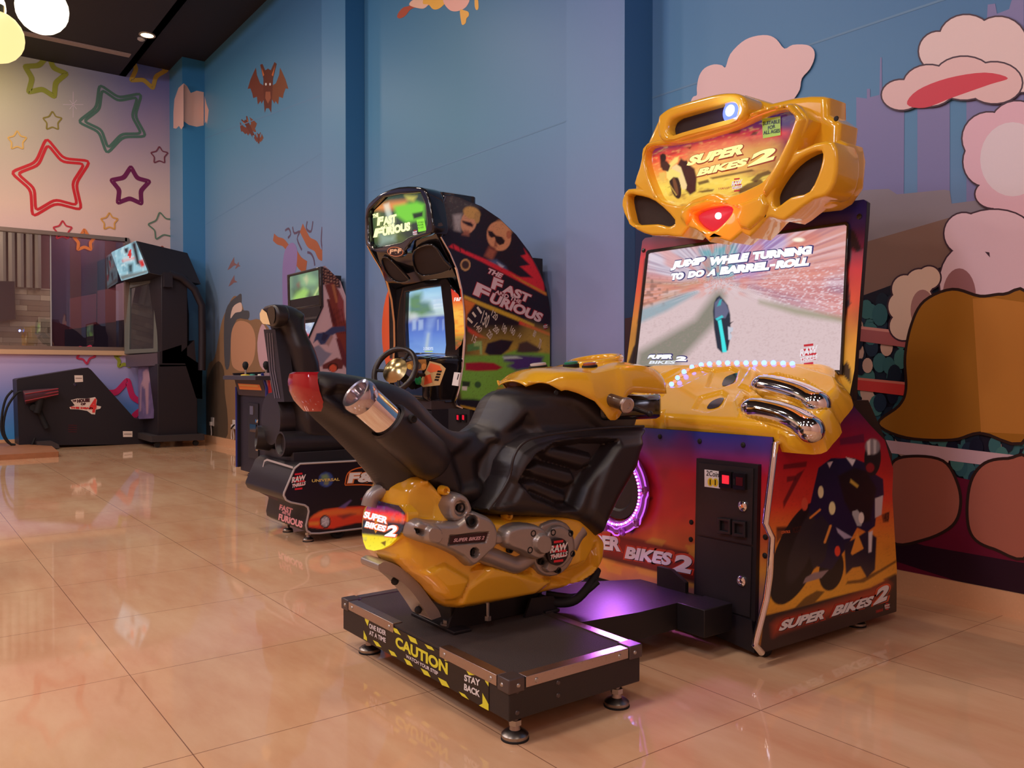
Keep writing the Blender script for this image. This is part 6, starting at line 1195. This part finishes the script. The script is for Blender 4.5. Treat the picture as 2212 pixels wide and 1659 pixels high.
# ================================================================== upright two-screen cabinet
UR, UL = -8.15, -9.05
uc = thing('upright_cabinet', 'upright joystick arcade cabinet with pale side art between two wall pillars', 'arcade machine', ((UR+UL)/2, 3.4, 0))
uf = FX(UR); UO = [(577,1026),(576,838),(572,822),(566,806),(640,803),(668,728),(697,662),(695,576),(702,574),(735,607),(747,640),(748,930),(748,1000)]
def upart(a):
    a.C[:] = np.array(A(178,150,158, 1.0)); C = lambda L: cr(500, 570, .1748, L)
    a.poly(C([(1095,20),(1240,80),(1330,150),(1350,300),(1250,290),(1240,240),(1110,265)]), (50,22,24), 1.2)
    for i in range(6):
        for j in range(5): x, y = C([(1125+i*36, 75+j*38+i*8)])[0]; a.ell(x, y, 2.4, 1.8, 0, (170,120,100), .3, .7)
    for L, c in (([(1150,260),(1250,230),(1330,330),(1430,780),(1440,1300),(1380,1100),(1300,900),(1250,780),(1180,430),(1215,440)], (104,46,40)), ([(1235,260),(1270,250),(1320,480),(1290,480)], (150,90,60)), ([(1180,440),(1205,440),(1290,700),(1300,800),(1240,720)], (70,30,34)),
                 ([(1330,330),(1390,460),(1400,700),(1350,720),(1310,500)], (120,56,60)), ([(930,1160),(980,1110),(1040,1290),(930,1290)], (96,50,48)), ([(1120,1250),(1300,1160),(1390,1190),(1370,1300),(1130,1300)], (90,44,44)),
                 ([(1290,920),(1340,930),(1440,1180),(1430,1300),(1380,1250)], (84,36,44))): a.poly(C(L), c, 1)
    for i in range(5): a.line(C([(1235+i*30,560)])[0], C([(1300+i*28,860)])[0], 1.2, (60,24,30))
    # plain blue drapery and stone shapes
    a.poly(C([(1010,980),(1050,860),(1160,840),(1240,780),(1400,770),(1420,830),(1300,850),(1220,900),(1180,990),(1100,1000),(1060,940)]), (36,56,92), 1.2); a.poly(C([(1130,850),(1200,880),(1150,960),(1110,940)]), (26,38,66), 1)
    a.poly(C([(1000,1040),(1080,1000),(1160,1080),(1240,1110),(1160,1200),(1120,1260),(1050,1290),(1010,1150)]), (112,112,134), 1.5); a.poly(C([(1160,980),(1230,880),(1260,900),(1200,1020)]), (140,112,112), 1.5)
    a.ell(*C([(1255,1280)])[0], 11, 10, 0, (40,22,22), .1); a.ell(*C([(1255,1290)])[0], 8, 8, 0, (190,80,56), .2)
    B = lambda L: cr(500, 650, .3315, L)
    a.poly([(575,840),(640,840),(640,1030),(575,1030)], (60,80,120), 2, .0); a.poly(B([(235,500),(300,560),(320,640),(232,700)]), (180,50,50), 1.5); a.poly(B([(232,660),(300,640),(340,1000),(230,1010),(228,800)]), (54,120,170), 1.5)
    a.poly(B([(235,860),(290,800),(330,860),(290,900),(235,880)]), (210,190,90), 1.5); a.poly(B([(240,870),(340,900),(330,830)]), (190,50,50), 1.5); a.line(B([(232,870)])[0], B([(300,790)])[0], 1.5, (210,200,210)); a.poly(B([(255,980),(330,970),(400,1010),(330,1030),(260,1020)]), (206,160,140), 1.5)
t = MB(); L = uf.P(UO); t.ppaint(uf, L, .012, VC, upart, 1.0, .002); t.prism(uf, L, -.03, 0, BLK); t.build('side_panel', uc)
t = MB(); t.tube([tuple(uf.w(a, b, .0)) for a, b in uf.P([(577,1026),(576,838),(566,806)])], .016, mat('blue_edging', (.03,.04,.22), .3), 6); t.tube([tuple(uf.w(a, b, .0)) for a, b in uf.P([(640,803),(668,728),(697,662),(695,576)])], .01, GLOSS, 6); t.build('edge_trim', uc)
t = MB(); t.prism(FX(UL), L, 0, .03, BLK); t.tube([tuple(FX(UL).w(a, b)) for a, b in uf.P([(577,1026),(576,838)])], .016, MT['blue_edging'], 6); t.build('side_panel', uc)
YF = L[0][0]+.03; t = MB(); t.box(UL+.03, UR-.03, YF, 3.86, .06, .95, mat('dark_front', (.022,.018,.03), .5)); t.box(UL+.03, UR-.03, 3.62, 3.86, .9, 2.15, BLK); t.build('cabinet_body', uc)
t = MB(); f = FY(YF-.002); t.prism(f, [(UL+.30,.22),(UR-.30,.22),(UR-.30,.80),(UL+.30,.80)], 0, .01, DG); t.build('coin_door', uc)
o = [c for c in uc.children if c.name.startswith('coin_door')][0]
for z in (.33, .62): t = MB(); t.lathe(((UL+UR)/2+.12, YF-.012, z), (0,-1,0), [(0,.022),(.012,.018),(.012,0)], CHR, 14); t.build('lock', o)
t = MB(); t.prism(f, [(UL+.38,.50),(UL+.56,.50),(UL+.56,.58),(UL+.38,.58)], .01, .02, GLOSS); t.prism(f, [(UL+.38,.68),(UL+.48,.68),(UL+.48,.77),(UL+.38,.77)], .01, .02, STL); t.build('coin_slot', o)
f = Fr((0, YF-.015, .9), (1,0,0), (0,-.25,1.)); t = MB(); t.prism(f, [(UL+.03,-.02),(UR-.03,-.02),(UR-.03,.16),(UL+.03,.16)], 0, .012, mat('panel_apron', (.05,.032,.035), .5)); t.poly(f, [(UL+.12,.045),(UR-.12,.045),(UR-.14,.105),(UL+.11,.11)], ink(206,110,46), .0135); t.poly(f, [(UL+.14,.085),(UR-.2,.08),(UR-.2,.095),(UL+.14,.10)], ink(220,160,90), .0142); t.build('panel_apron', uc)
t = MB(); t.box(UL-.06, UR+.04, YF-.16, 3.42, 1.045, 1.085, mat('panel_edge', (.05,.045,.05), .3)); t.box(UL-.05, UR+.03, YF-.15, 3.42, 1.085, 1.09, mat('panel_top', (.20,.16,.20), .35)); t.build('control_panel', uc, bevel=.01)
for x, y, cb in ((-8.82, 3.05, (220,180,40)), (-8.40, 3.12, (220,180,40)), (-8.62, 3.3, (206,150,130))):
    t = MB(); t.cyl((x, y, 1.09), (x, y, 1.17), .012, ZNC, 8); t.lathe((x, y, 1.15), (0,0,1), [(0,.012),(.03,.03),(.06,.032),(.085,.02),(.09,0)], RUB if cb[0] == 220 else ink(*cb), 14); t.lathe((x, y, 1.09), (0,0,1), [(0,.05),(.01,.045),(.012,0)], ink(*cb), 16); t.build('joystick', uc)
rs = np.random.RandomState(5)
for i in range(9):
    x, y = -8.95+(i % 5)*.18, 3.02+(i//5)*.16+.02*i; t = MB(); t.lathe((x+.05, y+.05, 1.09), (0,0,1), [(0,.028),(.014,.026),(.016,0)], ink(*[(190,40,50),(60,140,120),(220,200,180),(220,180,60)][i % 4]), 12); t.build('push_button', uc)
mk = uf.p(695, 576); mk2 = uf.p(697, 662); mf3 = Fr((0, mk2[0], mk2[1]), (1,0,0), (0, mk[0]-mk2[0], mk[1]-mk2[1])); hh_ = math.hypot(mk[0]-mk2[0], mk[1]-mk2[1])
def upm(a):
    a.C[:] = np.array(S(120,150,120)); C = lambda L: cr(500, 570, .1748, L)
    a.poly(C([(750,120),(1085,60),(1090,300),(750,320)]), (96,124,108), 4); a.poly(C([(850,150),(960,120),(1060,200),(1050,260),(860,280)]), (150,190,140), 8, .8); a.poly(C([(765,420),(800,330),(900,300),(960,340),(900,500),(770,520)]), (156,200,104), 5); a.poly(C([(960,500),(990,400),(1090,230),(1095,480)]), (120,150,96), 6)
    a.line(C([(960,510)])[0], C([(1080,290)])[0], 3, (206,226,150), 1.5, .8); a.poly(C([(890,180),(930,140),(950,200),(930,250)]), (196,190,150), 3, .8); a.poly(C([(800,250),(840,220),(850,290),(820,300)]), (130,90,80), 3, .8); a.poly(C([(930,400),(970,330),(1000,400),(960,480)]), (60,70,60), 5, .8)
    a.poly(C([(1060,410),(1100,395),(1100,480),(1040,490)]), (206,170,110), 3, .8); a.poly(C([(750,320),(860,290),(850,330),(760,400)]), (50,66,60), 6, .8)
t = MB(); q = [(UL+.06,.03),(UR-.05,.03),(UR-.05,hh_-.03),(UL+.06,hh_-.03)]; t.ppaint(mf3, q, .02, VCG, upm, None, .012); t.build('marquee_sign', uc)
t = MB(); t.solid(mf3, [(UL,-.0),(UR,0),(UR,hh_),(UL,hh_)], [q], -.03, .02, GLOSS, .008, 2); t.build('marquee_frame', uc)
mk3 = uf.p(650, 800); mf4 = Fr((0, mk3[0]+.02, mk3[1]), (1,0,0), (0, mk2[0]-mk3[0], mk2[1]-mk3[1])); h4 = math.hypot(mk2[0]-mk3[0], mk2[1]-mk3[1])
def upg(a):
    a.C[:] = np.array(S(150,170,200)); C = lambda L: cr(500, 570, .1748, L)
    a.noise(.09, (210,220,230), .7, .5, 1, 2); a.poly(C([(755,690),(930,680),(920,710),(760,740)]), (170,60,70), 2, .8); a.poly(C([(820,830),(900,820),(890,1000),(840,1000)]), (110,160,210), 3, .8); a.poly(C([(905,860),(950,860),(975,890),(960,930),(965,1000),(930,1005),(905,920)]), (206,40,50), 2)
    a.poly(C([(890,850),(915,850),(925,890),(900,900)]), (60,70,160), 2); a.poly(C([(930,680),(1070,660),(1060,690),(930,715)]), (226,210,180), 3, .8)
t = MB(); q4 = [(UL+.10,.16),(UR-.06,.16),(UR-.06,h4-.16),(UL+.10,h4-.16)]; t.ppaint(mf4, q4, .02, VCG, upg, None, -.02); t.build('screen', uc)
t = MB(); t.prism(mf4, [(UL+.03,-.05),(UR-.03,-.05),(UR-.03,h4),(UL+.03,h4)], -.06, -.03, mat('screen_surround', (.09,.07,.08), .3)); t.prism(mf4, [(UL+.03,h4-.13),(UR-.03,h4-.13),(UR-.03,h4),(UL+.03,h4)], -.03, .0, BLK)
t.poly(mf4, [(UL+.5,h4-.08),(UL+.68,h4-.08),(UL+.68,h4-.062),(UL+.5,h4-.062)], ink(190,96,66), .001); t.build('screen_surround', uc)
t = MB(); f = FY(YF-.17); t.prism(FX(UR+.005), uf.P([(582,818),(590,816),(596,846),(588,850)]), 0, .004, ink(210,200,200)); t.build('price_sticker', uc)
for x, y in ((-8.25,3.15),(-8.95,3.15),(-8.25,3.75),(-8.95,3.75)): foot(x, y, .08, uc, .035)
# ================================================================== light-gun game with console and tower
hg = thing('shooting_game_cabinet', 'black light gun shooting game with low sloping console, tall screen tower and rear arms', 'arcade machine', (-13.6, 2.6, 0))
GX = -13.95; gf = FX(GX); GO = [(41,962),(36,820),(40,818),(190,794),(197,799),(292,905),(330,905),(334,958),(292,960)]
HB = mat('black_cabinet_vinyl', (.016,.012,.018), .5)
t = MB(); L = gf.P(GO); t.prism(gf, L, -.5, 0, HB); t.build('console', hg, bevel=.01)
C = lambda x, y: (x*.31348, 480+y*.31348)
t = MB(); t.pp(gf, [C(x, y) for x, y in [(478,1275),(515,1262),(488,1225),(530,1215),(600,1215),(655,1205),(668,1225),(662,1262),(697,1270),(690,1285),(660,1292),(655,1325),(630,1322),(600,1300),(540,1290),(484,1288)]], ink(214,180,170), .004)
for s_, a_, b_, c_, col in (('THE',(497,1240),(524,1236),(498,1226),(60,20,30)),('HOUSE',(530,1245),(618,1238),(530,1220),(60,20,30)),('OF',(555,1262),(590,1260),(555,1246),(60,20,30)),('THE DEAD',(484,1284),(640,1290),(484,1270),(190,40,44)),('4',(612,1312),(660,1312),(622,1215),(196,50,50))): t.text(gf, s_, C(*a_), C(*b_), C(*c_), ink(*col), .008, .08)
t.build('game_logo', hg)['label'] = 'red and white logo reading THE HOUSE OF THE DEAD 4'
for q in ([(512,1055),(570,1055),(572,1100),(515,1103)], [(846,1440),(912,1440),(912,1480),(848,1480)]): t = MB(); t.pp(gf, [C(*p) for p in q], ink(206,180,170), .004); t.pp(gf, [C(q[0][0]+8, q[0][1]+18), C(q[1][0]-6, q[0][1]+18), C(q[1][0]-6, q[0][1]+22), C(q[0][0]+8, q[0][1]+22)], ink(90,70,70), .006); t.build('label_sticker', hg)
t = MB(); t.lathe(gf.w(*gf.p(*C(516,1120))), (1,0,0), [(0,.025),(.015,.02),(.015,0)], CHR, 12); t.build('lock', hg)
t = MB()
for y in (1395, 1410, 1425, 1440): t.pp(gf, [C(470,y), C(530,y+2), C(530,y+8), C(470,y+6)], ink(60,18,28), .003)
t.build('vent', hg)
g0 = gf.w(*gf.p(50,858), .12); g1 = gf.w(*gf.p(122,845), .12); t = MB(); GR_ = mat('gun_body', (.10,.03,.045), .35); t.tube([tuple(g0), tuple(g0*.6+g1*.4), tuple(g1)], [.10,.085,.05], GR_, 12); t.tube([tuple(g1*.5+g0*.5), tuple(g1*.25+g0*.75+np.array([0,.05,-.25]))], [.06,.05], RUB, 10)
for k_ in range(3): t.tube([tuple(g0+np.array([.09,0,.05-.05*k_])), tuple(g1+np.array([.05,0,.04-.04*k_]))], .008, mat('gun_red', (.4,.03,.05), .4), 6)
t.build('gun', hg)
t = MB(); t.tube([tuple(gf.w(*gf.p(70,880), 0)), tuple(gf.w(*gf.p(70,880), .14))], .05, RUB, 12); t.tube([tuple(gf.w(*gf.p(80,880), .02)), tuple(gf.w(*gf.p(100,925), .06))], .04, RUB, 10); t.build('gun_holster', hg)
for K in ([(45,846),(34,850),(14,880),(6,920),(14,950),(40,970),(62,968),(74,945)], [(26,843),(12,860),(4,890),(2,930),(16,955),(32,960)]):
    t = MB(); P = [tuple(gf.w(*gf.p(*q), .08)) for q in sm(K, 4, False)]; P = [(x, y, max(z, .03)) for x, y, z in P]; t.tube(P, .016, RUB, 8); t.build('gun_cable', hg)
t = MB(); q = [gf.p(*z) for z in [(76,953),(108,951),(122,958),(124,966),(76,968)]]; t.prism(gf, [(a, max(b, .01)) for a, b in q], 0, .22, mat('pedal_box', (.06,.045,.045), .6)); t.build('foot_pedal', hg)
# tower
TXR = -13.15; tf = FX(TXR); def_ = None
t = MB(); t.box(-14.1, TXR, 3.22, 3.80, .10, 1.25, HB); t.box(-14.1, TXR-.0, 3.28, 3.66, 1.25, 2.60, HB); t.build('tower_body', hg, bevel=.01)
t = MB(); t.prism(FZ(.09), [(-14.2,3.12),(-13.05,3.10),(-12.98,3.86),(-14.2,3.9)], 0, .09, mat('base_mat', (.035,.028,.03), .7)); t.build('base', hg, bevel=.015)
for x, y in ((-13.12,3.2),(-13.08,3.75)): t = MB(); t.lathe((x, y, .045), (1,0,0), [(-.03,0),(-.03,.04),(.03,.04),(.03,0)], RUB, 14); t.build('caster', hg)
t = MB(); t.prism(tf, tf.P([(345,760),(392,745),(392,760),(420,735),(424,790),(424,860),(437,862),(437,790),(345,792)]), -.6, 0, HB); t.build('gun_shelf', hg)
P0 = np.array([-14.08, 3.0, 0.]); P1 = np.array([TXR, 3.19, 0.]); tu = (P1-P0)/np.linalg.norm(P1-P0); ts = Fr((TXR, 3.19, 0), tu, (0,.10,1.))
q = ts.P([(275,758),(338,757),(339,597),(273,612)]); t = MB(); t.prism(ts, q, -.02, .01, mat('screen_glass', (.035,.035,.045), .04, coat=.5)); t.build('screen', hg)
t = MB(); t.solid(ts, ts.P([(271,762),(341,761),(342,592),(270,607)]), [ts.P([(280,752),(333,752),(334,608),(281,620)])], -.06, .03, mat('grey_green_frame', (.16,.17,.15), .4), .01, 2); t.build('screen_frame', hg)
t = MB(); t.prism(ts, ts.P([(278,765),(346,763),(347,790),(279,790)]), -.2, .06, mat('grey_shelf', (.10,.075,.10), .35)); t.build('shelf', hg)
def figure(a):
    a.C[:] = np.array(A(84,70,104)); a.noise(.15, (110,90,130), .5, .5, 1, .4); C_ = lambda L: [C(*p) for p in L]
    a.poly(C_([(985,1030),(1010,1010),(1030,1030),(1035,1090),(1025,1110),(1020,1320),(1010,1320),(1000,1150),(975,1120),(970,1300),(962,1300),(970,1120),(985,1080)]), (160,120,130), 1.5, .8)
t = MB(); q = ts.P([(294,790),(329,790),(329,903),(296,903)]); t.ppaint(ts, q, .03, VC, figure, 1.0, -.02); t.prism(ts, q, -.3, -.03, HB); t.build('front_art', hg)
hmf = FY(3.0); mq = [(240,545),(293,520),(321,590),(262,607)]
cA = [on(240,545,1,2.92), on(293,520,1,3.02), on(321,590,1,3.10), on(262,607,1,3.0)]
fr_o = np.array(cA[3]); uu = cA[2]-cA[3]; vv = cA[0]-cA[3]; nn = np.cross(uu, vv); nn /= np.linalg.norm(nn); hmq = Fr(tuple(fr_o), tuple(uu), tuple(np.cross(nn, uu)))
def hmart(a):
    a.C[:] = np.array(S(150,196,210)); a.noise(.09, (90,140,160), .6, .5); a.noise(.2, (226,240,240), .6, .6); C_ = lambda L: [C(*p) for p in L]
    a.poly(C_([(905,140),(935,135),(960,260),(970,300),(940,290),(920,200)]), (20,30,40), 3); a.poly(C_([(840,262),(925,240),(928,252),(845,276)]), (200,40,40), 2); a.poly(C_([(885,200),(895,190),(905,235),(890,240)]), (210,60,50), 2); a.poly(C_([(845,240),(920,230),(925,262),(850,278)]), (226,220,220), 2, .5)
    a.poly(C_([(855,180),(885,175),(880,215),(860,210)]), (30,40,50), 2); a.poly(C_([(880,290),(915,285),(912,345),(890,345)]), (40,70,76), 3); a.poly(C_([(955,265),(985,258),(998,300),(975,310)]), (206,40,40), 2); a.poly(C_([(825,370),(1020,330),(1020,350),(840,400)]), (110,120,120), 2)
t = MB(); q = hmq.P(mq); t.ppaint(hmq, q, .025, VCG, hmart, None, .0); t.text(hmq, '4', C(880,250), C(905,245), C(885,190), glow(210,40,40), .004, .08); t.build('marquee_sign', hg)
dep = np.array([.0, .75, -.12]); V = [hmq.w(a-.0, b, -.012) for a, b in q]; V2 = [v+dep for v in V]; t = MB(); t.add(np.vstack([V, V2]), [(0,1,2,3),(7,6,5,4),(0,4,5,1),(1,5,6,2),(2,6,7,3),(3,7,4,0)], HB); t.build('marquee_box', hg, bevel=.01)
for K, x in (([(366,592),(392,600),(420,625),(436,660),(437,730),(436,800)], TXR+.05), ([(366,616),(380,622),(398,645),(401,680),(401,760)], -13.7)):
    f = FX(x); t = MB(); P = [tuple(f.w(*p)) for p in f.P(K)]; t.tube(P, .055 if x > -13.5 else .05, HB, 10); t.build('rear_arm', hg)
t = MB(); t.box(-14.05, TXR+.1, 3.30, 3.42, 2.40, 2.62, HB); t.build('arm_crossbar', hg)
